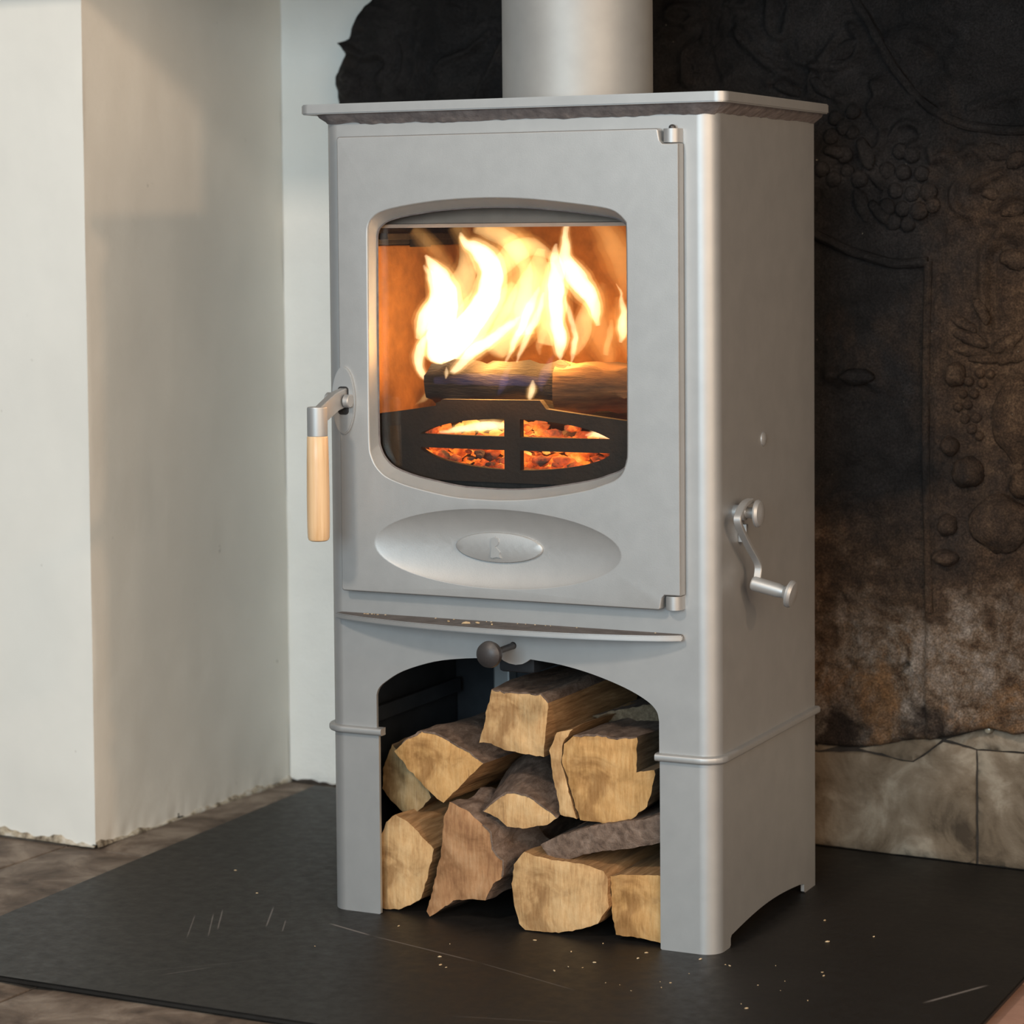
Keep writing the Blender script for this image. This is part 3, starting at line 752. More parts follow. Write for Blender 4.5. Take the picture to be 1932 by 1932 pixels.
# log store stand: two wrapped sides with arched feet
def foot(side):
    uf = UR + ARC + 0.0400 - SR        # back end of the front foot on the side
    ub = UR + ARC + 0.283 - SR         # front end of the rear foot
    bot = [(0.4040, 0.001)] + [(0.4055, 0.0)] + [(uf - 0.003, 0.0), (uf, 0.002), (uf, 0.0095), (uf + 0.003, 0.0125)]
    n = 18
    for i in range(1, n):
        t = i / n; bot.append((uf + 0.003 + (ub - uf - 0.006) * t, 0.0125 + 0.0075 * math.sin(PI * t)))
    bot += [(ub - 0.003, 0.0115), (ub, 0.010), (ub, 0.002), (ub + 0.003, 0.0), (UMAX, 0.0), (UMAX, 0.2095), (0.4040, 0.2095)]
    if side < 0:
        f = lambda u: SX1 + SX0 - u
        bot = [(f(u), z) for u, z in bot]
        bot = list(reversed(bot))
    bm = plate(bot, [], lambda u, v, s: wrap(u, v, TH * s), corner_lines(-0.01, 0.3))
    link_mesh('stand_side', bm, [PAINT, STORE], stove)
    # ring between stand and body
    us = np.linspace(0.4005, UMAX, 60) if side > 0 else np.linspace(0.0640, UMIN, 60)
    us = sorted(set([float(u) for u in us] + [(UR + ARC * i / 10) if side > 0 else (UL - ARC * i / 10) for i in range(11)]), reverse=side < 0)
    path = [wrap(u, 0.2115, 0.001) for u in us]
    t = bmesh.new()
    sweep(t, path, [(0.0042, -0.0040), (0.0042, 0.0052), (0.0034, 0.0068), (0.0018, 0.0078), (-0.0018, 0.0078), (-0.0034, 0.0068), (-0.0042, 0.0052), (-0.0042, -0.0040)] if side > 0 else
          [(0.0042, 0.0040), (0.0042, -0.0052), (0.0034, -0.0068), (0.0018, -0.0078), (-0.0018, -0.0078), (-0.0034, -0.0068), (-0.0042, -0.0052), (-0.0042, 0.0040)], up=(0, 0, 1))
    bmesh.ops.recalc_face_normals(t, faces=t.faces)
    link_mesh('stand_ring', t, PAINT, stove)
foot(1); foot(-1)
# inside of the log store
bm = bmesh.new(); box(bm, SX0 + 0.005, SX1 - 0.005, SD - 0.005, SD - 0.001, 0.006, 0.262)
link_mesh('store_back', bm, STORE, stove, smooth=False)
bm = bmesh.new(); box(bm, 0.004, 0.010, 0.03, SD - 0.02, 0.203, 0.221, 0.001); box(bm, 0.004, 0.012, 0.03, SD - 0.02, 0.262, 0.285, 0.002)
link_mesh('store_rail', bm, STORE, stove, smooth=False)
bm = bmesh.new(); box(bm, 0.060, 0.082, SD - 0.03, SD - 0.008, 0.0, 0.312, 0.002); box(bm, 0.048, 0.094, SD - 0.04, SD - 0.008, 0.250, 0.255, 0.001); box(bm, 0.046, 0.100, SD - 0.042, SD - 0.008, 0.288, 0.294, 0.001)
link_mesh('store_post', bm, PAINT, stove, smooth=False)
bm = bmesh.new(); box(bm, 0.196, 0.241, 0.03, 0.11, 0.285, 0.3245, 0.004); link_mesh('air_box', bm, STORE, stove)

# top plate with rounded corners
bm = bmesh.new()
o_ = 0.0195
tp = rrect(SX0 - o_, SX1 + o_, -o_, SD + 0.006, 0.013, 6)
vs = [bm.verts.new((x, y, 0.9140)) for x, y in tp]; f = bm.faces.new(vs)
r = bmesh.ops.extrude_face_region(bm, geom=[f]); bmesh.ops.translate(bm, verts=[v for v in r['geom'] if isinstance(v, bmesh.types.BMVert)], vec=(0, 0, 0.0112))
bmesh.ops.recalc_face_normals(bm, faces=bm.faces)
bmesh.ops.bevel(bm, geom=[e for e in bm.edges if e.calc_face_angle(0) > 1.2], offset=0.0012, segments=2, affect='EDGES')
link_mesh('top_plate', bm, PAINT, stove)
# bead of fire cement under the top plate, wavy lower edge
bm = bmesh.new(); rows = []
us = np.linspace(UMIN + 0.002, UMAX - 0.002, 420)
us = sorted(set(us.tolist() + [UR + ARC * i / 8 for i in range(9)] + [UL - ARC * i / 8 for i in range(9)]))
for u in us:
    n_ = mnoise.noise(Vector((u * 38, 0.3, 0))) + 0.5 * mnoise.noise(Vector((u * 110, 7, 0)))
    zl_ = 0.9035 - 0.0016 * n_ - (0.0012 if SX0 + 0.05 < u < SX1 else 0)
    rows.append([bm.verts.new(wrap(u, 0.9142, -0.0125)), bm.verts.new(wrap(u, 0.9105, -0.0100 - 0.001 * n_)), bm.verts.new(wrap(u, zl_ + 0.0022, -0.0030 - 0.0012 * n_)), bm.verts.new(wrap(u, zl_, -0.0006)), bm.verts.new(wrap(u, 0.9142, 0.001))])
for a, b in zip(rows[:-1], rows[1:]):
    for i in range(5):
        bm.faces.new([a[i], a[(i + 1) % 5], b[(i + 1) % 5], b[i]])
bm.faces.new(rows[0]); bm.faces.new(list(reversed(rows[-1])))
bmesh.ops.recalc_face_normals(bm, faces=bm.faces)
link_mesh('cement_bead', bm, SEAL, stove, sharp=70)

# door
DX0, DX1, DZ0, DZ1, DY, DT = 0.0205, 0.4355, 0.3735, 0.8880, -0.0160, 0.0132
NX, NH = 0.4128, 0.0160
d_out = [(DX0 + 0.003, DZ0), (NX - 0.0028, DZ0), (NX, DZ0 + 0.0028), (NX + 0.001, DZ0 + 0.0120), (NX + 0.004, DZ0 + NH), (DX1 - 0.001, DZ0 + NH), (DX1, DZ0 + NH + 0.001),
         (DX1, DZ1 - NH - 0.001), (DX1 - 0.001, DZ1 - NH), (NX + 0.004, DZ1 - NH), (NX + 0.001, DZ1 - 0.0125), (NX, DZ1 - 0.0028), (NX - 0.0028, DZ1), (DX0 + 0.003, DZ1), (DX0 + 0.0009, DZ1 - 0.0009), (DX0, DZ1 - 0.003), (DX0, DZ0 + 0.003), (DX0 + 0.0009, DZ0 + 0.0009)]
win_c = [(0.0595, 0.770), (0.0600, 0.7850), (0.0632, 0.7930), (0.0700, 0.7990), (0.0780, 0.8025), (0.0926, 0.8062), (0.1314, 0.8120), (0.1700, 0.8150), (0.2085, 0.8160), (0.2500, 0.8148), (0.2933, 0.8108), (0.3371, 0.8052), (0.3560, 0.8015), (0.3655, 0.7965), (0.3722, 0.7895), (0.3742, 0.7800),
         (0.3745, 0.7000), (0.3743, 0.6200), (0.3740, 0.5460), (0.3728, 0.5330), (0.3680, 0.5200), (0.3588, 0.5118), (0.3440, 0.5060), (0.3224, 0.4990), (0.2716, 0.4895), (0.2400, 0.4862), (0.2150, 0.4852), (0.1850, 0.4858), (0.1610, 0.4873), (0.1145, 0.4954), (0.0880, 0.5030), (0.0760, 0.5090), (0.0670, 0.5180), (0.0615, 0.5290), (0.0592, 0.5450), (0.0590, 0.6200), (0.0592, 0.7000)]
win = [(p.x, p.z) for p in smooth_pts([(a, 0, b) for a, b in win_c], 3, True)]
EX, EZ, EA, EB = 0.2155, 0.4300, 0.1525, 0.0445
def dish(u, v):
    r2 = ((u - EX) / EA) ** 2 + ((v - EZ) / EB) ** 2
    if r2 >= 1: return 0.0
    return 0.0125 * (1 - r2) ** 0.85
loops = [ellipse(EX, EZ, EA * k, EB * k, 64) for k in (1.0, 0.985, 0.96, 0.92, 0.86, 0.78, 0.69, 0.60, 0.50, 0.40, 0.30, 0.2, 0.1)]
def shrink(poly, d):
    c = Vector((sum(p[0] for p in poly) / len(poly), sum(p[1] for p in poly) / len(poly)))
    o = []
    n = len(poly)
    for i in range(n):
        a, b = Vector(poly[i - 1]), Vector(poly[(i + 1) % n]); t = (b - a).normalized(); nn = Vector((-t.y, t.x))
        if nn.dot(c - Vector(poly[i])) < 0: nn = -nn
        o.append((poly[i][0] + nn.x * d, poly[i][1] + nn.y * d))
    return o
RIM = 0.0022
rim_out = shrink(win, -RIM); rim_mid = shrink(win, -RIM * 0.55)
d_in = shrink(d_out, 0.0016)
wset = {(round(a, 5), round(b, 5)) for a, b in win}; mset = {(round(a, 5), round(b, 5)) for a, b in rim_mid}; oset = {(round(a, 5), round(b, 5)) for a, b in d_out}
def door_map(u, v, s):
    k = (round(u, 5), round(v, 5))
    if s: return Vector((u, DY + DT, v))
    y = DY + dish(u, v)
    if k in wset: y += 0.0016
    elif k in mset: y += 0.0004
    elif k in oset: y += 0.0014
    return Vector((u, y, v))
door = link_mesh('door', plate(d_out, [win], door_map, (), loops + [rim_out, rim_mid, d_in]), PAINT_CAST, stove, sharp=48)
bm = bmesh.new()                      # reveal of the window going in to the glass
r0 = [bm.verts.new((a, DY + 0.0016, b)) for a, b in win]; win_in = [(0.2165 + (a - 0.2165) * 0.994, 0.6505 + (b - 0.6505) * 0.948) for a, b in win]
r1 = [bm.verts.new((a, 0.0030, b)) for a, b in win_in]; r2 = [bm.verts.new((a, 0.0062, b)) for a, b in shrink(win, -0.006)]
n = len(win)
for i in range(n):
    j = (i + 1) % n
    bm.faces.new([r0[i], r0[j], r1[j], r1[i]]); bm.faces.new([r1[i], r1[j], r2[j], r2[i]])
c = Vector((0.217, -0.0, 0.65))
bmesh.ops.recalc_face_normals(bm, faces=bm.faces)
link_mesh('window_reveal', bm, PAINT_CAST, door)
# rope seal round the glass, dark
bm = bmesh.new(); P = [Vector((a, 0.0042, b)) for a, b in shrink(win_in, 0.0002)]; P.append(P[0]); tube(bm, P, 0.0013, 8)
link_mesh('rope_seal', bm, SEAL, door)
# badge in the dish with its small relief mark
bm = bmesh.new()
BA, BB = 0.0535, 0.0168
def badge_map(u, v, s):
    r2 = ((u - 0.2160) / BA) ** 2 + ((v - 0.4307) / BB) ** 2
    if s: return Vector((u, DY + dish(u, v) + 0.002, v))
    return Vector((u, DY + 0.0078 - 0.0022 * (1 - r2) + (0.0012 if r2 > 0.97 else 0), v))
bm = plate(ellipse(0.2160, 0.4307, BA, BB, 56), [], badge_map, (), [ellipse(0.2160, 0.4307, BA * k, BB * k, 48) for k in (0.96, 0.8, 0.6, 0.4, 0.2)])
badge = link_mesh('badge', bm, PAINT_CAST, door)
mark = [(0.2070, 0.4195), (0.2082, 0.4300), (0.2072, 0.4365), (0.2084, 0.4412), (0.2128, 0.4428), (0.2168, 0.4412), (0.2184, 0.4372), (0.2172, 0.4340), (0.2140, 0.4318), (0.2168, 0.4292), (0.2200, 0.4262), (0.2188, 0.4232), (0.2204, 0.4192), (0.2150, 0.4200), (0.2098, 0.4188)]
bm = plate(mark, [], lambda u, v, s: Vector((u, DY + (0.0070 if s else 0.0046), v)))
bmesh.ops.bevel(bm, geom=[e for e in bm.edges if e.calc_face_angle(0) > 0.9 and all(abs(v.co.y - (DY + 0.0046)) < 1e-5 for v in e.verts)], offset=0.0006, segments=2, affect='EDGES')
link_mesh('badge_mark', bm, PAINT_CAST, badge)
# hinges
for z0, z1, pin in ((DZ1 - NH + 0.0008, DZ1 - 0.0004, 1), (DZ0 + 0.0004, DZ0 + NH - 0.0008, -1)):
    bm = bmesh.new()
    hx, hy = 0.4248, -0.0065
    prof = rrect(hx - 0.0095, hx + 0.0095, 0, 1, 0.0, 1)
    sec = [(hx - 0.0095, 0.0)] + [(hx + 0.0095 * math.cos(a), hy - 0.0095 * math.sin(a)) for a in np.linspace(PI, 0, 13)] + [(hx + 0.0095, 0.0)]
    t = bmesh.new(); f = t.faces.new([t.verts.new((x, y, z0)) for x, y in sec])
    r = bmesh.ops.extrude_face_region(t, geom=[f]); bmesh.ops.translate(t, verts=[v for v in r['geom'] if isinstance(v, bmesh.types.BMVert)], vec=(0, 0, z1 - z0))
    bmesh.ops.recalc_face_normals(t, faces=t.faces); merge(bm, t)
    h = link_mesh('hinge', bm, PAINT, stove)
    if pin > 0:
        bm = bmesh.new(); lathe(bm, (hx, hy, z1 - 0.001), (0, 0, 1), [(0.0040, 0), (0.0040, 0.0015), (0.0036, 0.0038), (0.0020, 0.0052), (0.0, 0.0056)], 16)
        link_mesh('hinge_pin', bm, DARKSTEEL, h)
# glass
def glass():
    m, nt, N, L, B = new_mat('stove_glass')
    N.remove(B)
    tr = N.new('ShaderNodeBsdfTransparent'); tr.inputs[0].default_value = (0.97, 0.95, 0.92, 1)
    gl = N.new('ShaderNodeBsdfGlossy'); gl.inputs['Roughness'].default_value = 0.03
    fr = N.new('ShaderNodeFresnel'); fr.inputs['IOR'].default_value = 1.45
    mx = N.new('ShaderNodeMixShader'); L.new(fr.outputs[0], mx.inputs[0]); L.new(tr.outputs[0], mx.inputs[1]); L.new(gl.outputs[0], mx.inputs[2])
    L.new(mx.outputs[0], N['Material Output'].inputs['Surface'])
    return m
GLASS = glass()
bm = plate(shrink(win, -0.004), [], lambda u, v, s: Vector((u, 0.0090 if s else 0.0065, v)))
link_mesh('glass_pane', bm, GLASS, door, smooth=False)
# door handle: escutcheon, pivot, arm, ferrule and wooden grip
WOOD_GRIP = M('oiled_maple', [(0.25, (0.60, 0.36, 0.17)), (0.5, (0.72, 0.48, 0.27)), (0.8, (0.80, 0.58, 0.36))], 24, 6, 0.32, 0, 0.05, 200, stretch=(6, 6, 0.35), dist=0.4)
DH = bmesh.new()
esc = ellipse(0.0275, 0.5905, 0.0150, 0.0385, 40)
bm = plate(esc, [], lambda u, v, s: Vector((u, DY - (0.0 if s else 0.0042), v)))
bmesh.ops.bevel(bm, geom=[e for e in bm.edges if e.calc_face_angle(0) > 0.9 and all(v.co.y < DY - 0.004 for v in e.verts)], offset=0.0012, segments=2, affect='EDGES')
handle = link_mesh('door_handle', bm, PAINT, stove)
bm = bmesh.new()
lathe(bm, (0.0105, DY - 0.0105, 0.5925), (1, 0, 0), [(0.0066, 0), (0.0075, 0.001), (0.0075, 0.0085)], 18); lathe(bm, (0.0345, DY - 0.0105, 0.5905), (1, 0, 0), [(0.0075, 0), (0.0075, 0.0055), (0.0066, 0.0066)], 18)
box(bm, 0.0120, 0.0190, DY - 0.010, DY - 0.003, 0.5850, 0.5990, 0.001); box(bm, 0.0345, 0.0400, DY - 0.010, DY - 0.003, 0.5835, 0.5975, 0.001)
link_mesh('pivot_bracket', bm, PAINT, handle)
bm = bmesh.new()
slot = rrect(0.0212, 0.0350, 0.5745, 0.6065, 0.004, 4)
bm = plate(slot, [], lambda u, v, s: Vector((u, DY - (0.0038 if s else 0.0046), v)))
link_mesh('latch_slot', bm, BLACK, handle)
HX, HYY, HZ = 0.0266, -0.0765, 0.5545
bm = bmesh.new()
sect = [(0.0105, 0.0040), (0.0095, 0.0050), (-0.0095, 0.0050), (-0.0105, 0.0040), (-0.0105, -0.0040), (-0.0095, -0.0050), (0.0095, -0.0050), (0.0105, -0.0040)]
sweep(bm, [Vector((0.0280, DY - 0.001, 0.5945)), Vector((0.0278, -0.040, 0.5905)), Vector((HX, HYY + 0.002, 0.5760))], sect, [1.0, 1.0, 0.95], up=(0, 0, 1))
lathe(bm, (HX, HYY, HZ), (0, 0, 1), [(0.0112, 0), (0.0115, 0.001), (0.0115, 0.0310), (0.0108, 0.0324), (0.0, 0.0326)], 32)
bmesh.ops.recalc_face_normals(bm, faces=bm.faces)
link_mesh('handle_arm', bm, PAINT, handle)
bm = bmesh.new(); lathe(bm, (HX, HYY, HZ - 0.1175), (0, 0, 1), [(0.0, 0.0), (0.0090, 0.0004), (0.0112, 0.0016), (0.0122, 0.0045), (0.0127, 0.018), (0.0128, 0.05), (0.0124, 0.09), (0.0118, 0.1165), (0.0112, 0.1175), (0.0, 0.1175)], 32)
tag(link_mesh('wooden_grip', bm, WOOD_GRIP, handle), 'pale turned wooden grip')

# ash lip: shallow bowed shelf under the door
bm = bmesh.new(); n = 40
fr_ = []
for i in range(n + 1):
    t = i / n; x = 0.0085 + (0.4345 - 0.0085) * t
    fr_.append((x, -0.010 - 0.038 * (1 - (2 * t - 1) ** 2) ** 0.8))
poly = [(0.0115, 0.0)] + fr_ + [(0.4320, 0.0)]
vs = [bm.verts.new((x, y, 0.3405)) for x, y in poly]; f = bm.faces.new(vs)
r = bmesh.ops.extrude_face_region(bm, geom=[f]); bmesh.ops.translate(bm, verts=[v for v in r['geom'] if isinstance(v, bmesh.types.BMVert)], vec=(0, 0, 0.0062))
bmesh.ops.recalc_face_normals(bm, faces=bm.faces)
bmesh.ops.bevel(bm, geom=[e for e in bm.edges if e.calc_face_angle(0) > 0.7], offset=0.0010, segments=2, affect='EDGES')
for f in bm.faces:
    if f.normal.z > 0.9: f.material_index = 1
link_mesh('ash_lip', bm, [PAINT, M('ash_dust', [(0.3, (0.085, 0.075, 0.072)), (0.7, (0.15, 0.135, 0.13))], 60, 5, 0.9, 0, 0.3, 200)], stove)
# air control: rod and dark knob
bm = bmesh.new(); tube(bm, [Vector((0.229, 0.03, 0.3212)), Vector((0.229, -0.052, 0.3206))], 0.0036, 12)
rod = link_mesh('air_rod', bm, DARKSTEEL, stove)
bm = bmesh.new(); lathe(bm, (0.2286, -0.048, 0.3204), (0, -1, 0), [(0.006, 0), (0.0085, 0.003), (0.0135, 0.006), (0.0148, 0.010), (0.0140, 0.0145), (0.0100, 0.0175), (0.005, 0.0190), (0, 0.0193)], 30)
link_mesh('air_knob', bm, M('graphite_knob', [(0.3, (0.045, 0.040, 0.040)), (0.7, (0.062, 0.056, 0.055))], 40, 3, 0.45, 0.3, 0.06, 500), rod)
# blanking button and riddling crank on the right side
bm = bmesh.new(); lathe(bm, (SX1, 0.1473, 0.5466), (1, 0, 0), [(0.0082, 0.0), (0.0080, 0.001), (0.0055, 0.0026), (0.0, 0.0033)], 24)
link_mesh('side_plug', bm, PAINT, stove)
crank = None
bm = bmesh.new(); lathe(bm, (SX1, 0.0560, 0.4740), (1, 0, 0), [(0.0085, 0), (0.0085, 0.0130), (0.0060, 0.0135), (0.0060, 0.026)], 20)
crank = link_mesh('riddling_crank', bm, PAINT, stove)
bm = bmesh.new(); lathe(bm, (0.4945, 0.0560, 0.4735), (1, 0, 0), [(0.0110, 0), (0.0148, 0.001), (0.0152, 0.003), (0.0132, 0.0058), (0.006, 0.0080), (0.0, 0.0086)], 26)
link_mesh('crank_boss', bm, PAINT, crank)
bm = bmesh.new()
cp = smooth_pts([(0.4870, 0.0590, 0.4870), (0.4870, 0.0400, 0.4850), (0.4872, 0.0240, 0.4765), (0.4876, 0.0185, 0.4690), (0.4880, 0.0300, 0.4560), (0.4884, 0.0495, 0.4390), (0.4888, 0.0720, 0.4215), (0.4890, 0.0785, 0.4130), (0.4890, 0.0770, 0.4040), (0.4890, 0.0715, 0.3935), (0.4890, 0.0690, 0.3885)], 5)
sect = [(0.0024, 0.0034), (0.0016, 0.0042), (-0.0016, 0.0042), (-0.0024, 0.0034), (-0.0024, -0.0034), (-0.0016, -0.0042), (0.0016, -0.0042), (0.0024, -0.0034)]
sweep(bm, cp, [(b, a) for a, b in sect], up=(1, 0, 0))
bmesh.ops.recalc_face_normals(bm, faces=bm.faces)
link_mesh('crank_arm', bm, PAINT, crank)
bm = bmesh.new(); lathe(bm, (0.4900, 0.0725, 0.3940), (1, 0.0, -0.22), [(0.0070, -0.006), (0.0080, -0.004), (0.0078, 0.024), (0.0066, 0.031), (0.0085, 0.034), (0.0148, 0.0365), (0.0152, 0.0395), (0.0135, 0.0425), (0.005, 0.0440), (0.0, 0.0442)], 26)
link_mesh('crank_grip', bm, PAINT, crank)
bm = bmesh.new(); box(bm, SX1, SX1 + 0.010, 0.0660, 0.0720, 0.4400, 0.4600, 0.001); link_mesh('crank_stop', bm, PAINT, crank)

# flue pipe
bm = bmesh.new()
FX, FY, FR = 0.2390, 0.163, 0.0868
lathe(bm, (FX, FY, 0.9252), (0, 0, 1), [(FR, 0.0), (FR, 0.55)], 72)
flue = tag(link_mesh('flue_pipe', bm, PAINT_FLUE, None, loc=(FX, FY, 0.9252)), 'round grey metal flue pipe rising from the top of the stove', 'flue pipe')

# ------------------------------------------------------------------ firebox
LX0, LX1, LY = 0.024, 0.438, 0.292
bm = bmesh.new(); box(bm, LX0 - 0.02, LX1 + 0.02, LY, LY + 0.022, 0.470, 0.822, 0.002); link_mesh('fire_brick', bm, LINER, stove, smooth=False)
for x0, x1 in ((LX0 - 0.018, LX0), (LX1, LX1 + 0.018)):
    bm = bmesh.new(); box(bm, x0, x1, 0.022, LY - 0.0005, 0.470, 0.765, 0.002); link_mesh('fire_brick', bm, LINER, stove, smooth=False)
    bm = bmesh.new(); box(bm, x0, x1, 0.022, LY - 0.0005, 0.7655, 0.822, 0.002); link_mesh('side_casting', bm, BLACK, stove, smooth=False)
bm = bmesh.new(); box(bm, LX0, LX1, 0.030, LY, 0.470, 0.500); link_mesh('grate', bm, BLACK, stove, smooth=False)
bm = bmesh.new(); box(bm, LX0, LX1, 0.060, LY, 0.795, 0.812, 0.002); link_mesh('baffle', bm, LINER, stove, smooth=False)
for x0, x1 in ((LX0, LX0 + 0.012), (LX1 - 0.012, LX1)):
    bm = bmesh.new(); box(bm, x0, x1, 0.075, 0.27, 0.7715, 0.7790, 0.001); box(bm, x0, x1 + (0.008 if x0 < 0.1 else 0), 0.15, 0.168, 0.7625, 0.7790, 0.001); link_mesh('baffle_ledge', bm, BLACK, stove, smooth=False)
# airwash plate across the top of the window with a turned lip
AIRW = M('airwash_plate', [(0.3, (0.34, 0.30, 0.28)), (0.7, (0.42, 0.37, 0.35))], 30, 3, 0.55, 0.2, 0.1, 300)
bm = bmesh.new()
sweep(bm, [Vector((LX0 - 0.01, 0, 0)), Vector((LX1 + 0.01, 0, 0))], [(a, b) for a, b in ((0.7900, -0.0300), (0.8350, -0.0550), (0.8350, -0.0560), (0.7905, -0.0320), (0.7855, -0.0320), (0.7850, -0.0165), (0.7890, -0.0160), (0.7893, -0.0275))], up=(0, 0, 1))
for v in bm.verts: v.co.y = abs(v.co.y)
bmesh.ops.recalc_face_normals(bm, faces=bm.faces)
link_mesh('airwash_plate', bm, AIRW, stove, sharp=20)
RUSTY = M('heat_browned_iron', [(0.3, (0.010, 0.0055, 0.003)), (0.7, (0.024, 0.0130, 0.007))], 30, 5, 0.7, 0.1, 0.3, 200)
# log retainer: dark casting with a pierced oval
ret = [(LX0, 0.500), (LX1, 0.500), (LX1, 0.569), (0.352, 0.573), (0.300, 0.579), (0.262, 0.5835), (0.2545, 0.5930), (0.1320, 0.5915), (0.126, 0.5845), (0.090, 0.579), (LX0, 0.570)]
OX, OZ, OA, OB = 0.2205, 0.5430, 0.1225, 0.0285
def half_oval(x0, x1, lo, hi):
    up = hi > OZ + 0.005
    pts = []
    n = 18
    xs_ = np.linspace(x0, x1, n)
    for x in xs_:
        k = max(0.0, 1 - ((x - OX) / OA) ** 2) ** 0.5
        pts.append((float(x), float(OZ + OB * k if up else OZ - OB * k)))
    base = lo if up else hi
    keep = [(x, max(z, base + 0.001) if up else min(z, base - 0.001)) for x, z in pts]
    return keep + [(x1 if up else x1, base), (x0, base)]
holes = [half_oval(0.104, 0.2105, 0.5515, 0.58), half_oval(0.2300, 0.337, 0.5515, 0.58), half_oval(0.104, 0.2105, 0.5, 0.5365), half_oval(0.2300, 0.337, 0.5, 0.5365)]
bm = plate(ret, holes, lambda u, v, s: Vector((u, 0.030 + 0.010 * s - 0.010 * max(0.0, 1 - ((u - 0.22) / 0.2) ** 2), v)), [[(x, 0.50), (x, 0.60)] for x in np.linspace(0.04, 0.42, 20)])
link_mesh('log_retainer', bm, RUSTY, stove, sharp=40)

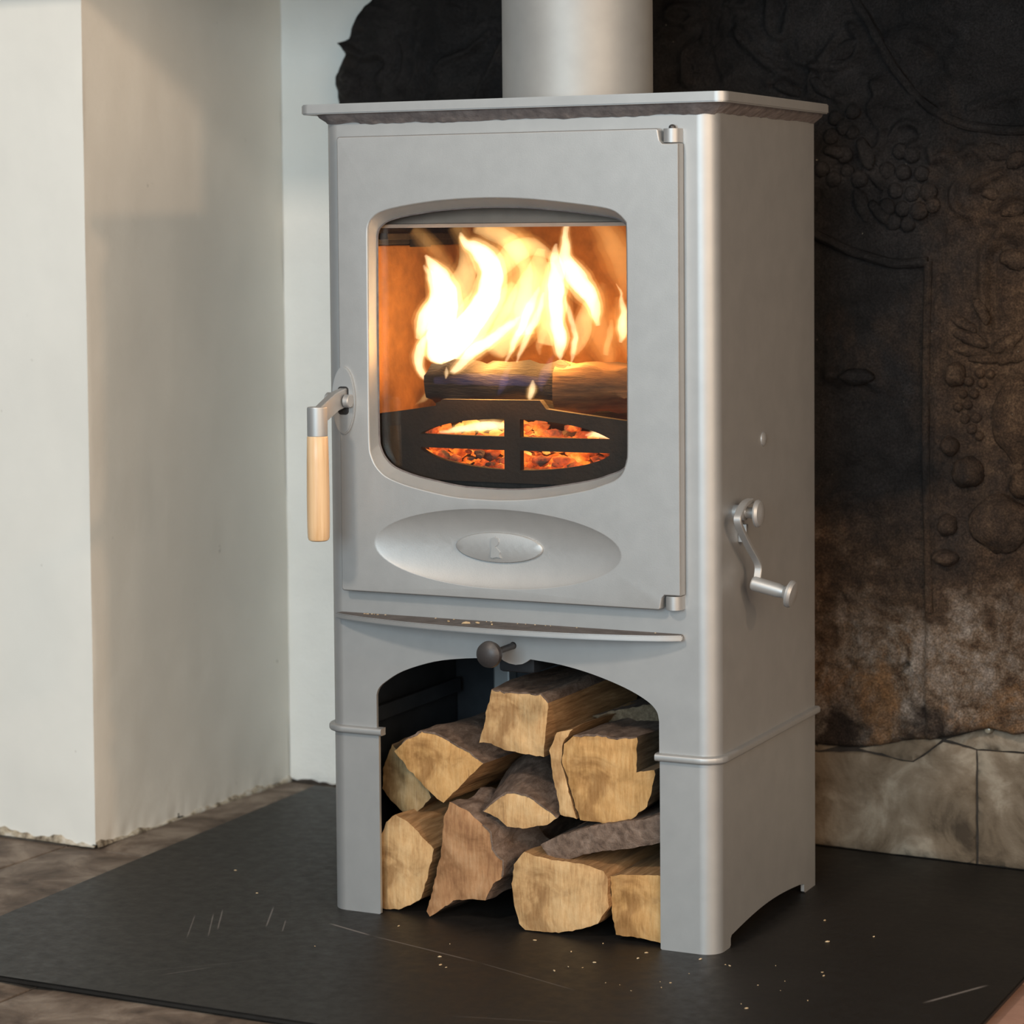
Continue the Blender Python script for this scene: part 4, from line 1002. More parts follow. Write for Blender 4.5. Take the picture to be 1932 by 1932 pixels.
# ------------------------------------------------------------------ fire
def flame_mat(name, col, s):
    m = bpy.data.materials.new(name); m.use_nodes = True
    nt = m.node_tree; nt.nodes.clear()
    e = nt.nodes.new('ShaderNodeEmission'); e.inputs[0].default_value = (*col, 1); e.inputs[1].default_value = s
    o = nt.nodes.new('ShaderNodeOutputMaterial'); nt.links.new(e.outputs[0], o.inputs['Volume'])
    return m
FL_HOT = flame_mat('hot_flame', (1.0, 0.64, 0.29), 105)
FL_MID = flame_mat('yellow_flame', (1.0, 0.58, 0.21), 46)
FL_SOFT = flame_mat('orange_flame', (1.0, 0.45, 0.12), 10)
FL_BLUE = flame_mat('blue_flame', (0.30, 0.28, 0.75), 9)
fire = thing('fire', (0.18, 0.10, 0.50), 'bright yellow flames burning behind the stove glass', 'fire')
TONGUES = [
 (FL_HOT, [(0.084,.1,.628,.010),(0.0866,.1,.6367,.018),(0.0891,.1,.6655,.022),(0.098,.1,.6942,.022),(0.094,.1,.721,.016),(0.0813,.1,.742,.009),(0.0728,.1,.7535,.0018)]),
 (FL_HOT, [(0.0785,.09,.6045,.0018),(0.0679,.09,.6216,.0068),(0.0671,.09,.6408,.0078),(0.0748,.09,.6562,.006),(0.0814,.09,.6658,.0016)]),
 (FL_HOT, [(0.0662,.09,.6561,.0025),(0.0717,.09,.6714,.010),(0.0795,.09,.6887,.012),(0.0883,.09,.704,.009),(0.0842,.09,.7288,.006),(0.0769,.09,.7421,.0014)]),
 (FL_HOT, [(0.085,.12,.628,.006),(0.0958,.12,.6397,.014),(0.1133,.12,.6649,.022),(0.1263,.12,.6823,.022),(0.1415,.12,.7034,.020),(0.1481,.12,.7282,.019),(0.1419,.12,.7473,.018),(0.1271,.12,.7607,.013),(0.1143,.12,.7665,.007),(0.1059,.12,.7799,.0015)]),
 (FL_MID, [(0.115,.105,.632,.010),(0.136,.1,.6564,.018),(0.1617,.1,.687,.016),(0.1787,.1,.7098,.013),(0.1851,.1,.7211,.005)]),
 (FL_MID, [(0.180,.14,.660,.012),(0.1762,.14,.6896,.010),(0.1828,.14,.7202,.009),(0.1778,.14,.7469,.011),(0.1663,.14,.7641,.013),(0.1473,.14,.7757,.012),(0.1174,.14,.7846,.007)]),
 (FL_HOT, [(0.2475,.09,.634,.002),(0.2465,.09,.6420,.007),(0.2482,.09,.6581,.012),(0.2433,.09,.6804,.012),(0.2435,.09,.7102,.014),(0.2437,.09,.7363,.012),(0.2428,.09,.753,.0074),(0.244,.09,.766,.0016)]),
 (FL_HOT, [(0.2830,.12,.672,.003),(0.2789,.12,.6834,.008),(0.275,.12,.7021,.012),(0.2587,.12,.7208,.015),(0.2445,.12,.7433,.012),(0.2415,.12,.7639,.007),(0.2427,.12,.7883,.005)]),
 (FL_HOT, [(0.1180,.07,.6165,.002),(0.1245,.07,.6230,.0065),(0.1467,.07,.6428,.010),(0.172,.07,.6581,.010),(0.1929,.07,.6733,.007),(0.2075,.07,.6846,.0012)]),
 (FL_HOT, [(0.1884,.07,.6321,.0018),(0.2052,.07,.6641,.0066),(0.2178,.07,.6884,.0078),(0.2282,.07,.7107,.004),(0.2303,.07,.719,.0008)]),
 (FL_HOT, [(0.1981,.08,.6317,.0018),(0.2108,.08,.6618,.006),(0.2254,.08,.6881,.0054),(0.2297,.08,.7104,.0018)]),
 (FL_HOT, [(0.2724,.07,.6324,.0012),(0.2739,.07,.6482,.004),(0.2747,.07,.6685,.005),(0.2688,.07,.6869,.004),(0.2638,.07,.7071,.0014)]),
 (FL_MID, [(0.225,.085,.640,.002),(0.2265,.085,.655,.005),(0.2300,.085,.672,.005),(0.2330,.085,.700,.002)]),
 (FL_HOT, [(0.322,.09,.655,.002),(0.3242,.09,.670,.007),(0.3263,.09,.6884,.0065),(0.3244,.09,.7031,.004),(0.3175,.09,.7215,.0006)]),
 (FL_HOT, [(0.2278,.055,.5895,.0014),(0.2281,.055,.5940,.0040),(0.2288,.055,.602,.0056),(0.2308,.055,.6131,.0014)]),
 (FL_HOT, [(0.1177,.06,.6117,.001),(0.1182,.06,.6183,.0032),(0.1189,.06,.6259,.0008)]),
 (FL_SOFT, [(0.100,.13,.715,.004),(0.0831,.13,.7415,.009),(0.0616,.13,.7648,.010),(0.0421,.13,.7842,.007)]),
 (FL_SOFT, [(0.112,.14,.745,.006),(0.105,.14,.765,.010),(0.092,.14,.788,.009)]),
 (FL_SOFT, [(0.21,.13,.745,.005),(0.1858,.13,.7641,.012),(0.1649,.13,.7814,.013),(0.1352,.13,.7892,.008)]),
 (FL_MID, [(0.0663,.08,.580,.0010),(0.0815,.08,.5899,.0040),(0.0902,.08,.6053,.0010)]),
 (FL_SOFT, [(0.290,.14,.625,.004),(0.2842,.14,.6376,.012),(0.2741,.14,.6657,.018),(0.2702,.14,.694,.016),(0.2806,.14,.7204,.004)]),
 (FL_SOFT, [(0.318,.13,.63,.004),(0.312,.13,.655,.012),(0.306,.13,.680,.012),(0.300,.13,.705,.003)]),
 (FL_SOFT, [(0.300,.16,.70,.004),(0.295,.16,.735,.016),(0.283,.16,.765,.018),(0.265,.16,.79,.010)]),
 (FL_SOFT, [(0.16,.16,.66,.02),(0.17,.16,.70,.03),(0.165,.16,.74,.03),(0.15,.16,.775,.015)]),
 (FL_BLUE, [(0.100,.068,.6100,.004),(0.150,.066,.6120,.007),(0.205,.066,.6120,.007),(0.240,.068,.6100,.004)]),
 (FL_BLUE, [(0.185,.062,.595,.002),(0.190,.062,.612,.005),(0.200,.062,.630,.002)]),
 (FL_BLUE, [(0.235,.066,.600,.002),(0.240,.066,.620,.007),(0.250,.066,.640,.002)]),
]
TONGUES += [
 (FL_MID, [(0.150,.12,.640,.014),(0.170,.12,.665,.024),(0.190,.12,.695,.026),(0.205,.12,.730,.018),(0.210,.12,.760,.006)]),
 (FL_MID, [(0.215,.12,.650,.010),(0.222,.12,.680,.020),(0.226,.12,.710,.018),(0.222,.12,.745,.006)]),
 (FL_MID, [(0.095,.11,.690,.012),(0.115,.11,.720,.018),(0.120,.11,.750,.010),(0.112,.11,.775,.002)]),
 (FL_MID, [(0.150,.13,.735,.012),(0.170,.13,.755,.016),(0.195,.13,.762,.012),(0.225,.13,.748,.004)]),
 (FL_MID, [(0.262,.10,.640,.004),(0.270,.10,.660,.010),(0.278,.10,.690,.010),(0.290,.10,.712,.002)]),
 (FL_MID, [(0.300,.10,.640,.003),(0.304,.10,.660,.006),(0.307,.10,.680,.002)]),
 (FL_HOT, [(0.110,.060,.551,.002),(0.140,.060,.556,.006),(0.175,.060,.560,.008),(0.205,.060,.560,.004)]),
 (FL_HOT, [(0.292,.060,.552,.001),(0.305,.060,.554,.006),(0.325,.060,.552,.005),(0.336,.060,.551,.001)]),
]
CORE = {FL_HOT.name: ((1.30, flame_mat('flame_edge', (1.0, 0.50, 0.15), 11)), (1.0, flame_mat('flame_body', (1.0, 0.63, 0.26), 42)), (0.68, flame_mat('flame_core', (1.0, 0.76, 0.48), 120))),
        FL_SOFT.name: ((1.35, flame_mat('orange_flame_edge', (1.0, 0.42, 0.10), 4)), (1.0, flame_mat('orange_flame_body', (1.0, 0.50, 0.15), 5)), (0.6, flame_mat('orange_flame_core', (1.0, 0.56, 0.20), 8))),
        FL_MID.name: ((1.25, flame_mat('soft_flame_edge', (1.0, 0.48, 0.13), 7)), (0.85, flame_mat('soft_flame_body', (1.0, 0.66, 0.28), 34)))}
for k, (m, pts) in enumerate(TONGUES):
    P = smooth_pts([p[:3] for p in pts], 6)
    Rr = [max(0.0004, p.x) for p in smooth_pts([(p[3], 0, 0) for p in pts], 6)]
    par = fire
    for sc_, mm in CORE.get(m.name, ((1.0, m),)):
        bm = bmesh.new()
        tube(bm, P, 1.0, 16, [r * sc_ for r in Rr])
        for v in bm.verts:
            q = v.co * 55 + Vector((k * 3.7, 0, 0))
            v.co += Vector((mnoise.noise(q), mnoise.noise(q + Vector((5, 0, 0))), 0)) * 0.0034
            v.co += Vector((mnoise.noise(q * 2.6), 0, mnoise.noise(q * 2.6 + Vector((0, 9, 0))))) * 0.0014
            v.co.y = max(v.co.y, 0.042)
        fo = link_mesh('flame' if par is fire else 'flame_core', bm, mm, par, sharp=180)
        if par is fire: par = fo
def fire_light(name, loc, p, r=0.03):
    l = bpy.data.lights.new(name, 'POINT'); l.energy = p; l.color = (1.0, 0.45, 0.11); l.shadow_soft_size = r
    o = bpy.data.objects.new(name, l); COL.objects.link(o); o.location = loc
fire_light('fire_glow', (0.165, 0.080, 0.640), 2.7)
fire_light('fire_glow', (0.255, 0.080, 0.650), 2.4)
fire_light('ember_glow', (0.215, 0.10, 0.540), 0.35, 0.02)

# burning logs in the fire
CHAR = M('charred_wood', [(0.3, (0.003, 0.0025, 0.0025)), (0.7, (0.016, 0.012, 0.010))], 40, 6, 0.8, 0, 0.9, 90, stretch=(0.5, 2, 4))
SCORCH = M('scorched_wood', [(0.3, (0.035, 0.019, 0.009)), (0.7, (0.17, 0.085, 0.034))], 25, 6, 0.8, 0, 0.7, 60, stretch=(0.4, 2, 4))
def fire_log(name, a, b, r, m, seed, label):
    bm = bmesh.new(); a, b = Vector(a), Vector(b)
    P = [a.lerp(b, i / 14) for i in range(15)]
    sect = [(r * (1 + 0.22 * math.cos(3 * t + seed)) * math.cos(t), r * (1 + 0.15 * math.sin(2 * t + seed)) * math.sin(t)) for t in np.linspace(0, 2 * PI, 15)[:-1]]
    sweep(bm, P, sect)
    for v in bm.verts: v.co += Vector((0, mnoise.noise(v.co * 40 + Vector((seed, 0, 0))), mnoise.noise(v.co * 50))) * 0.007 + Vector((0, 0, 1)) * 0.003 * mnoise.noise(v.co * 120)
    bmesh.ops.recalc_face_normals(bm, faces=bm.faces)
    c = (a + b) / 2
    tag(link_mesh(name, bm, m, None, sharp=60, loc=(c.x, c.y, min(a.z, b.z) - r)), label, 'log', 'logs on the fire')
fire_log('burning_log', (0.085, 0.085, 0.605), (0.262, 0.090, 0.607), 0.022, CHAR, 1.0, 'charred log burning under the tallest flames inside the stove')
fire_log('burning_log', (0.245, 0.082, 0.606), (0.405, 0.125, 0.610), 0.026, SCORCH, 2.6, 'brown scorched log at the right of the fire behind the glass')
fire_log('burning_log', (0.06, 0.175, 0.575), (0.36, 0.185, 0.580), 0.030, CHAR, 4.1, 'charred log lying at the back of the fire on the embers')
# embers
def ember_mat():
    m, nt, N, L, B = new_mat('glowing_ember')
    n = noise_node(nt, 38, 4, 0.65, N.new('ShaderNodeNewGeometry').outputs['Position'])
    n2 = noise_node(nt, 12, 2, 0.5, N.new('ShaderNodeNewGeometry').outputs['Position'])
    f = math_node(nt, 'MULTIPLY_ADD', n2.outputs['Fac'], 0.9, math_node(nt, 'MULTIPLY_ADD', n.outputs['Fac'], 0.7, -0.32))
    r = ramp(N, [(0.38, (0.015, 0.003, 0.001)), (0.50, (0.45, 0.05, 0.006)), (0.60, (0.95, 0.20, 0.02)), (0.72, (1.0, 0.50, 0.10))]); L.new(f, r.inputs['Fac'])
    B.inputs['Base Color'].default_value = (0.09, 0.06, 0.05, 1); B.inputs['Roughness'].default_value = 0.9
    L.new(r.outputs['Color'], B.inputs['Emission Color']); B.inputs['Emission Strength'].default_value = 1.6
    return m
bm = bmesh.new()
for i in range(520):
    t = bmesh.new(); bmesh.ops.create_icosphere(t, subdivisions=1, radius=1.0)
    x, y = random.uniform(0.05, 0.41), random.uniform(0.055, 0.17)
    z = 0.503 + random.uniform(0, 0.055) * (0.35 + 0.65 * min(1, (y - 0.05) / 0.05))
    s = random.uniform(0.003, 0.0085)
    for v in t.verts:
        v.co = Vector((v.co.x * s * 1.5, v.co.y * s, v.co.z * s * 0.8)) * (1 + 0.55 * mnoise.noise(v.co * 1.4 + Vector((i, 0, 0)))) + Vector((x, y, z))
    merge(bm, t)
tag(link_mesh('ember_bed', bm, ember_mat(), fire, smooth=False), kind='stuff')

# ------------------------------------------------------------------ firewood in the store
def wood_end(name, c0, c1, c2, ang=0.4, sc=1.0):
    m, nt, N, L, B = new_mat(name)
    tc = N.new('ShaderNodeTexCoord').outputs['Object']
    mp = N.new('ShaderNodeMapping'); mp.inputs['Rotation'].default_value = (0, ang, 0); mp.inputs['Scale'].default_value = (5.0, 1.0, 0.7); L.new(tc, mp.inputs['Vector'])
    n1 = noise_node(nt, 60 * sc, 5, 0.65, mp.outputs['Vector']); n2 = noise_node(nt, 26, 5, 0.6, tc, None, 0.6); n3 = noise_node(nt, 330, 2, 0.5, tc)
    f = math_node(nt, 'ADD', math_node(nt, 'MULTIPLY', n1.outputs['Fac'], 0.45), math_node(nt, 'MULTIPLY', n2.outputs['Fac'], 0.55))
    r = ramp(N, [(0.34, c0), (0.50, c1), (0.66, c2)]); L.new(f, r.inputs['Fac'])
    n4 = noise_node(nt, 17, 4, 0.6, tc, None, 0.8); n5 = noise_node(nt, 11, 2, 0.5, tc)
    st = ramp(N, [(0.36, (0.62, 0.56, 0.50)), (0.48, (0.95, 0.93, 0.90)), (0.64, (1.10, 1.08, 1.05))]); L.new(n4.outputs['Fac'], st.inputs['Fac'])
    mu = N.new('ShaderNodeMix'); mu.data_type = 'RGBA'; mu.blend_type = 'MULTIPLY'; mu.inputs[0].default_value = 1.0; L.new(r.outputs['Color'], mu.inputs[6]); L.new(st.outputs['Color'], mu.inputs[7])
    # fine dark checks running with the saw marks
    mp2 = N.new('ShaderNodeMapping'); mp2.inputs['Rotation'].default_value = (0, ang + 0.15, 0); mp2.inputs['Scale'].default_value = (9.0, 1.0, 0.45); L.new(tc, mp2.inputs['Vector'])
    n6 = noise_node(nt, 26 * sc, 2, 0.5, mp2.outputs['Vector'])
    ck = math_node(nt, 'MULTIPLY', math_node(nt, 'MULTIPLY_ADD', n6.outputs['Fac'], 22, -15.2, True), math_node(nt, 'MULTIPLY_ADD', n5.outputs['Fac'], 6, -2.8, True))
    col = mix_col(nt, math_node(nt, 'MULTIPLY', ck, 0.8), mu.outputs[2], (0.10, 0.05, 0.025))
    L.new(col, B.inputs['Base Color']); B.inputs['Roughness'].default_value = 0.75; B.inputs['Specular IOR Level'].default_value = 0.25
    b = N.new('ShaderNodeBump'); b.inputs['Strength'].default_value = 0.45; b.inputs['Distance'].default_value = 0.0015
    L.new(math_node(nt, 'MULTIPLY_ADD', n3.outputs['Fac'], 0.3, n1.outputs['Fac']), b.inputs['Height']); L.new(b.outputs['Normal'], B.inputs['Normal'])
    return m
END_PALE = wood_end('sawn_wood_pale', (0.36, 0.20, 0.085), (0.55, 0.35, 0.17), (0.66, 0.46, 0.25))
END_GOLD = wood_end('sawn_wood_golden', (0.34, 0.18, 0.06), (0.53, 0.31, 0.125), (0.64, 0.41, 0.19), -0.5)
END_RED = wood_end('sawn_wood_reddish', (0.24, 0.115, 0.055), (0.38, 0.205, 0.10), (0.48, 0.29, 0.16), 0.2)
END_GREY = wood_end('weathered_wood_end', (0.20, 0.125, 0.06), (0.33, 0.225, 0.11), (0.44, 0.32, 0.18), 0.7)
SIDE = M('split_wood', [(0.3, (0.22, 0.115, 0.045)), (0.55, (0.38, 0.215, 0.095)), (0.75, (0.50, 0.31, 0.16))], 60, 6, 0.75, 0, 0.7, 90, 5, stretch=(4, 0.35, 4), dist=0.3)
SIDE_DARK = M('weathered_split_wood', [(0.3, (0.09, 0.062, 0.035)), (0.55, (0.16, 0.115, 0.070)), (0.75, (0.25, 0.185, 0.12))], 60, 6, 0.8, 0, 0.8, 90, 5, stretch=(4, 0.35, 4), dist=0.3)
BARK = M('bark', [(0.3, (0.075, 0.048, 0.035)), (0.5, (0.155, 0.105, 0.078)), (0.75, (0.26, 0.19, 0.15))], 45, 7, 0.85, 0, 1.0, 60, 6, stretch=(2.2, 0.8, 2.2), dist=0.6, bdist=0.003)

def firewood(poly, y0, L_, dx, dz, end, side, seed, label, bark=(), scale=0.94, tilt=0.0, name='firewood_log', bark_t=0.0022, fit=True):
    """a split log: sawn end outline poly [(x, z)] at depth y0, running back L_ metres; bark lists outline edges that carry bark"""
    pts, tagb = [], []
    n = len(poly)
    for i in range(n):
        a, b = Vector(poly[i]), Vector(poly[(i + 1) % n]); k = max(1, int((b - a).length / 0.0042))
        for j in range(k):
            p = a.lerp(b, j / k)
            q = Vector((p.x * 130, p.y * 130, seed))
            pts.append((p.x + 0.0013 * mnoise.noise(q) + 0.0008 * mnoise.noise(q * 2.7), max(0.0012, p.y + 0.0013 * mnoise.noise(q + Vector((0, 0, 7))) + 0.0008 * mnoise.noise(q * 2.7 + Vector((0, 0, 7)))))); tagb.append(i in bark)
    c = Vector((sum(p[0] for p in pts) / len(pts), sum(p[1] for p in pts) / len(pts)))
    NR = 14
    zmin = min(p[1] for p in pts)
    def pos(p, t, out=0.0):
        s = 1 + (scale - 1) * t
        d = Vector((p[0] - c.x, p[1] - c.y))
        if out: d += d.normalized() * out
        q = Vector((p[0] * 70, t * 3.0, p[1] * 70 + seed * 5))
        d *= s * (1 + 0.10 * mnoise.noise(q) * min(1, t * 6) + 0.03 * mnoise.noise(q * 2.3) * min(1, t * 6))
        z = c.y + d.y + dz * t
        if fit and zmin < 0.004 and z < 0.0015: z = 0.0015
        return Vector((c.x + d.x + dx * t, y0 + L_ * t + tilt * (p[1] - c.y), z))
    bm = bmesh.new()
    xs_ = [p[0] for p in pts]; zs_ = [p[1] for p in pts]
    vs = [Vector(p) for p in pts]; es = [(i, (i + 1) % len(pts)) for i in range(len(pts))]
    st = 0.0065
    for gx in np.arange(min(xs_) + st / 2, max(xs_), st):
        for gz in np.arange(min(zs_) + st / 2, max(zs_), st):
            g = (gx + random.uniform(-.0015, .0015), gz + random.uniform(-.0015, .0015))
            if inside(g, pts) and min((Vector(g) - v).length for v in vs[:len(pts)]) > 0.0035: vs.append(Vector(g))
    rv, re, rf, ov, _, _ = delaunay_2d_cdt(vs, es, [], 0, 1e-7)
    N0 = len(pts)
    fv = []
    for i, v in enumerate(rv):
        p = pos((v.x, v.y), 0.0)
        edge = any(o < N0 for o in ov[i])
        p.y += (0.0012 if edge else 0.0) + 0.0018 * mnoise.noise(Vector((v.x * 60, v.y * 60, seed))) + 0.0009 * mnoise.noise(Vector((v.x * 190, v.y * 190, seed)))
        fv.append(bm.verts.new(p))
    mp = {}
    for i in range(len(rv)):
        for o in ov[i]:
            if o < N0: mp[o] = fv[i]
    for f in rf:
        cc = sum((rv[i] for i in f), Vector((0, 0))) / len(f)
        if inside(cc, pts): bm.faces.new([fv[i] for i in f])
    prev = [mp[i] for i in range(N0)]
    for r_ in range(1, NR + 1):
        t = r_ / NR
        cur = [bm.verts.new(pos(p, t)) for p in pts]
        for i in range(N0):
            j = (i + 1) % N0
            try:
                f = bm.faces.new([prev[i], cur[i], cur[j], prev[j]]); f.material_index = 1
            except ValueError: pass
        prev = cur
    try:
        f = bm.faces.new(prev)
    except ValueError: pass
    bmesh.ops.recalc_face_normals(bm, faces=bm.faces)
    base = (c.x + dx / 2, y0 + L_ / 2, zmin)
    lg = link_mesh(name, bm, [end, side], None, sharp=38, loc=base)
    if label: tag(lg, label, 'log', 'firewood stacked in the log store')
    if bark:
        bb = bmesh.new(); ii = [i for i in range(N0) if tagb[i]]
        ii = sorted(ii)
        # rotate so that the run is continuous
        st_ = next((k for k in range(len(ii)) if (ii[k] - 1) % N0 not in ii), 0); ii = ii[st_:] + ii[:st_]; ii.append((ii[-1] + 1) % N0)
        R_ = []
        for r_ in range(NR + 1):
            t = 0.004 + r_ / NR * 0.99
            row = []
            for k, i in enumerate(ii):
                w = bark_t * (0.75 + 0.5 * mnoise.noise(Vector((pts[i][0] * 90, t * 12, seed)))) if 0 < k < len(ii) - 1 else 0.0006
                row.append((bb.verts.new(pos(pts[i], t, w)), bb.verts.new(pos(pts[i], t, -0.0008))))
            R_.append(row)
        for a, b in zip(R_[:-1], R_[1:]):
            for k in range(len(ii) - 1):
                bb.faces.new([a[k][0], b[k][0], b[k + 1][0], a[k + 1][0]]); bb.faces.new([a[k][1], a[k + 1][1], b[k + 1][1], b[k][1]])
        for row in (R_[0], R_[-1]):
            for k in range(len(ii) - 1): bb.faces.new([row[k][0], row[k + 1][0], row[k + 1][1], row[k][1]])
        bmesh.ops.recalc_face_normals(bb, faces=bb.faces)
        tag(link_mesh('bark', bb, BARK, lg, sharp=60), None)
    return lg
LG = {
    'A': ([(0.1868, 0.263),(0.2023, 0.2611),(0.2289, 0.2617),(0.2473, 0.2622),(0.2568, 0.2536),(0.2541, 0.2311),(0.2508, 0.1922),(0.2283, 0.1937),(0.2017, 0.1961),(0.1852, 0.2022),(0.1706, 0.202),(0.176, 0.2231)], 0.03),
    'B': ([(0.0613, 0.1825),(0.0711, 0.1919),(0.0819, 0.2005),(0.097, 0.2083),(0.114, 0.2078),(0.135, 0.1991),(0.1538, 0.1912),(0.1745, 0.1778),(0.1492, 0.153),(0.1237, 0.1283),(0.1026, 0.1431),(0.0815, 0.1622)], 0.03),
    'C': ([(0.0419, 0.1839),(0.0295, 0.1537),(0.0281, 0.1302),(0.0432, 0.1141),(0.0615, 0.0988),(0.0746, 0.1074),(0.0921, 0.1254),(0.0869, 0.1413),(0.0654, 0.1549)], 0.06),
    'D': ([(0.18, 0.1268),(0.1957, 0.1404),(0.2102, 0.1502),(0.2245, 0.1505),(0.2408, 0.1464),(0.255, 0.1375),(0.2721, 0.1271),(0.2589, 0.1184),(0.2344, 0.1123),(0.2098, 0.1118),(0.1976, 0.12)], 0.02),
    'E1': ([(0.2617, 0.2017),(0.2709, 0.2228),(0.291, 0.2281),(0.2779, 0.2123),(0.2757, 0.1899),(0.2845, 0.1611),(0.2943, 0.1278),(0.2752, 0.1307),(0.2665, 0.1706)], 0.022),
    'E2': ([(0.291, 0.2207),(0.3209, 0.2231),(0.3446, 0.2214),(0.3681, 0.2251),(0.3669, 0.1868),(0.3884, 0.1905),(0.3874, 0.1776),(0.3794, 0.1496),(0.3597, 0.1332),(0.3301, 0.1263),(0.3023, 0.1268),(0.2983, 0.1273),(0.2865, 0.1632),(0.2777, 0.1901),(0.2799, 0.2106)], 0.022),
    'F': ([(0.0561, 0.1026),(0.0691, 0.1134),(0.0883, 0.1038),(0.1177, 0.0782),(0.1154, 0.0637),(0.1088, 0.0402),(0.1022, 0.0185),(0.0764, 0.0042),(0.0516, 0.001),(0.0441, 0.001),(0.0461, 0.0758)], 0.016),
    'G': ([(0.1435, 0.1353),(0.1643, 0.1288),(0.1848, 0.1139),(0.1951, 0.1055),(0.1969, 0.087),(0.2092, 0.0752),(0.209, 0.0565),(0.1966, 0.0477),(0.1881, 0.028),(0.1715, 0.0281),(0.1465, 0.0234),(0.1295, 0.0102),(0.1168, 0.001),(0.1126, 0.0064),(0.1214, 0.0359),(0.1324, 0.0805),(0.1349, 0.1147)], 0.008),
    'H': ([(0.2259, 0.0743),(0.2382, 0.0895),(0.2504, 0.0871),(0.2805, 0.0837),(0.3104, 0.0831),(0.3341, 0.0782),(0.34, 0.0715),(0.3408, 0.0387),(0.3278, 0.0189),(0.3099, 0.0113),(0.2799, 0.0024),(0.2395, 0.001),(0.2314, 0.0079),(0.2255, 0.0315),(0.2226, 0.0517)], 0.003),
    'I': ([(0.3404, 0.072),(0.3571, 0.0746),(0.4057, 0.0788),(0.4249, 0.0791),(0.4246, 0.0049),(0.4014, 0.0039),(0.3762, 0.0065),(0.3468, 0.0067),(0.3421, 0.0337)], 0.009),
    'J': ([(0.2534, 0.0969),(0.2797, 0.1106),(0.3158, 0.1234),(0.3474, 0.131),(0.3749, 0.1363),(0.4098, 0.1478),(0.4097, 0.1179),(0.3786, 0.1076),(0.3551, 0.1016),(0.3255, 0.0968),(0.3016, 0.0888),(0.2835, 0.0814),(0.2654, 0.0814)], 0.014),
    'K': ([(0.1583, 0.1073),(0.1877, 0.1006),(0.2106, 0.0914),(0.2081, 0.0454),(0.187, 0.0241),(0.1722, 0.0205),(0.1705, 0.0664)], 0.11),
    'M': ([(0.262, 0.219),(0.286, 0.2275),(0.335, 0.2385),(0.3531, 0.23),(0.357, 0.215),(0.29, 0.212)], 0.14),
}

firewood(*LG['A'], 0.24, 0.012, 0.004, END_PALE, SIDE, 1.0, 'firewood log with a square pale end, topmost in the log store', (0, 1, 2, 3), 0.96)
firewood(*LG['B'], 0.25, 0.010, -0.004, END_GOLD, SIDE, 2.0, 'wedge shaped firewood log with brown bark over its rounded top edge', (1, 2, 3, 4, 5, 6), 0.95)
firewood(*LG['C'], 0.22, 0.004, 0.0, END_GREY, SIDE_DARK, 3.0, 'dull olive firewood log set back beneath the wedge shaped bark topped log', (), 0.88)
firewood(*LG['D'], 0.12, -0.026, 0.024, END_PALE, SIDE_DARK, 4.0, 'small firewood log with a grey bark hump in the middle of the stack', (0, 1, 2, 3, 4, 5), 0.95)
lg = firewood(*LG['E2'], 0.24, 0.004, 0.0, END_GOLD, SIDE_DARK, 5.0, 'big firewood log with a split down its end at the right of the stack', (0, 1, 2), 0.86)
l2 = firewood(*LG['E1'], 0.20, 0.004, 0.0, END_PALE, SIDE, 6.0, None, (), 0.96, name='split_piece')
w = l2.location.copy(); l2.parent = lg; l2.location = w - lg.location
firewood(*LG['F'], 0.25, 0.006, 0.0, END_PALE, SIDE, 7.0, 'firewood log with a slanting top standing inside the left leg of the stove', (), 0.96)
firewood(*LG['G'], 0.095, 0.015, 0.004, END_RED, BARK, 8.0, 'narrow reddish firewood log with a jagged edge standing upright on the slate', (2, 3, 4, 5), 0.96)
firewood(*LG['H'], 0.26, 0.006, 0.0, END_PALE, SIDE, 9.0, 'large pale firewood log lying on the slate in the middle of the bottom row', (), 0.97)
firewood(*LG['I'], 0.26, 0.006, 0.0, END_GOLD, SIDE, 10.0, 'golden firewood log with a striped end half hidden by the right leg', (), 0.97)
firewood(*LG['J'], 0.20, 0.004, 0.0, BARK, BARK, 11.0, 'curved slab of brown bark lying on top of the large pale log', (), 0.97, fit=False, name='bark_slab')
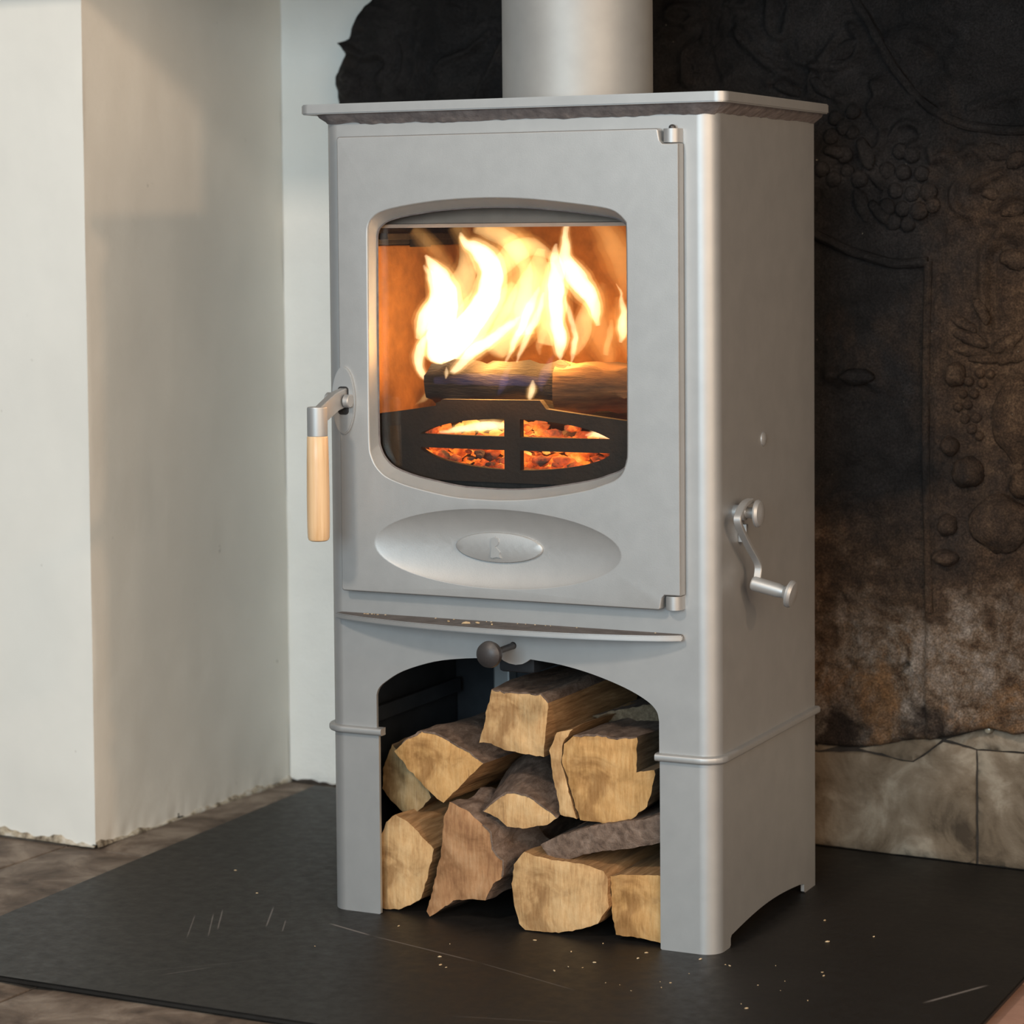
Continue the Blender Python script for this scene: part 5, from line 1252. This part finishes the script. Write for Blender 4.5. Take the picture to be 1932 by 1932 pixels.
firewood(*LG['K'], 0.17, 0.004, 0.0, SIDE_DARK, BARK, 12.0, 'dark bark covered log set back in the gap between the bottom logs', (), 0.97)
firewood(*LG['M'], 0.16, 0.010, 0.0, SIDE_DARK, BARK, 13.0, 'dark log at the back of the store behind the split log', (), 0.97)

# crumbs of wood and ash lying about
CHIP = M('wood_chips', [(0.3, (0.40, 0.27, 0.14)), (0.7, (0.66, 0.52, 0.34))], 30, 3, 0.8)
def crumbs(name, spots, label, cat):
    bm = bmesh.new()
    for k, (x, y, z, s) in enumerate(spots):
        t = bmesh.new(); bmesh.ops.create_icosphere(t, subdivisions=1, radius=1.0)
        a = random.uniform(0, 3)
        for v in t.verts:
            q = v.co * (1 + 0.4 * mnoise.noise(v.co * 1.7 + Vector((k * 2.3, 0, 0))))
            q = Vector((q.x * 1.7, q.y * 0.8, q.z * 0.6)) * s
            v.co = Vector((x + q.x * math.cos(a) - q.y * math.sin(a), y + q.x * math.sin(a) + q.y * math.cos(a), z + q.z + s * 0.45))
        merge(bm, t)
    tag(link_mesh(name, bm, CHIP, None, smooth=False), label, cat, None, 'stuff')
rr = random.Random(3)
crumbs('wood_crumbs', [(rr.uniform(0.05, 0.62), rr.uniform(-0.16, -0.005), 0.0, rr.choice([0.0006, 0.0007, 0.0009, 0.0014])) for _ in range(34)] + [(0.53, 0.18, 0, .0015), (0.56, 0.10, 0, .0018), (0.60, 0.14, 0, .0012), (-0.2, 0.1, 0, .0012), (-0.12, 0.02, 0, .001)],
       'pale crumbs of wood scattered on the black slate in front of the logs', 'crumbs')
crumbs('lip_crumbs', [(0.045 + rr.uniform(-.02, .02), -0.008, 0.3467, .0009) for _ in range(6)] + [(0.16, -0.022, 0.3467, .0018), (0.185, -0.028, 0.3467, .0030), (0.195, -0.020, 0.3467, .0020), (0.215, -0.024, 0.3467, .0018)] + [(rr.uniform(0.05, 0.41), -0.006, 0.3467, .0008) for _ in range(14)],
       'small crumbs of wood lying on the bowed ash lip under the stove door', 'crumbs')
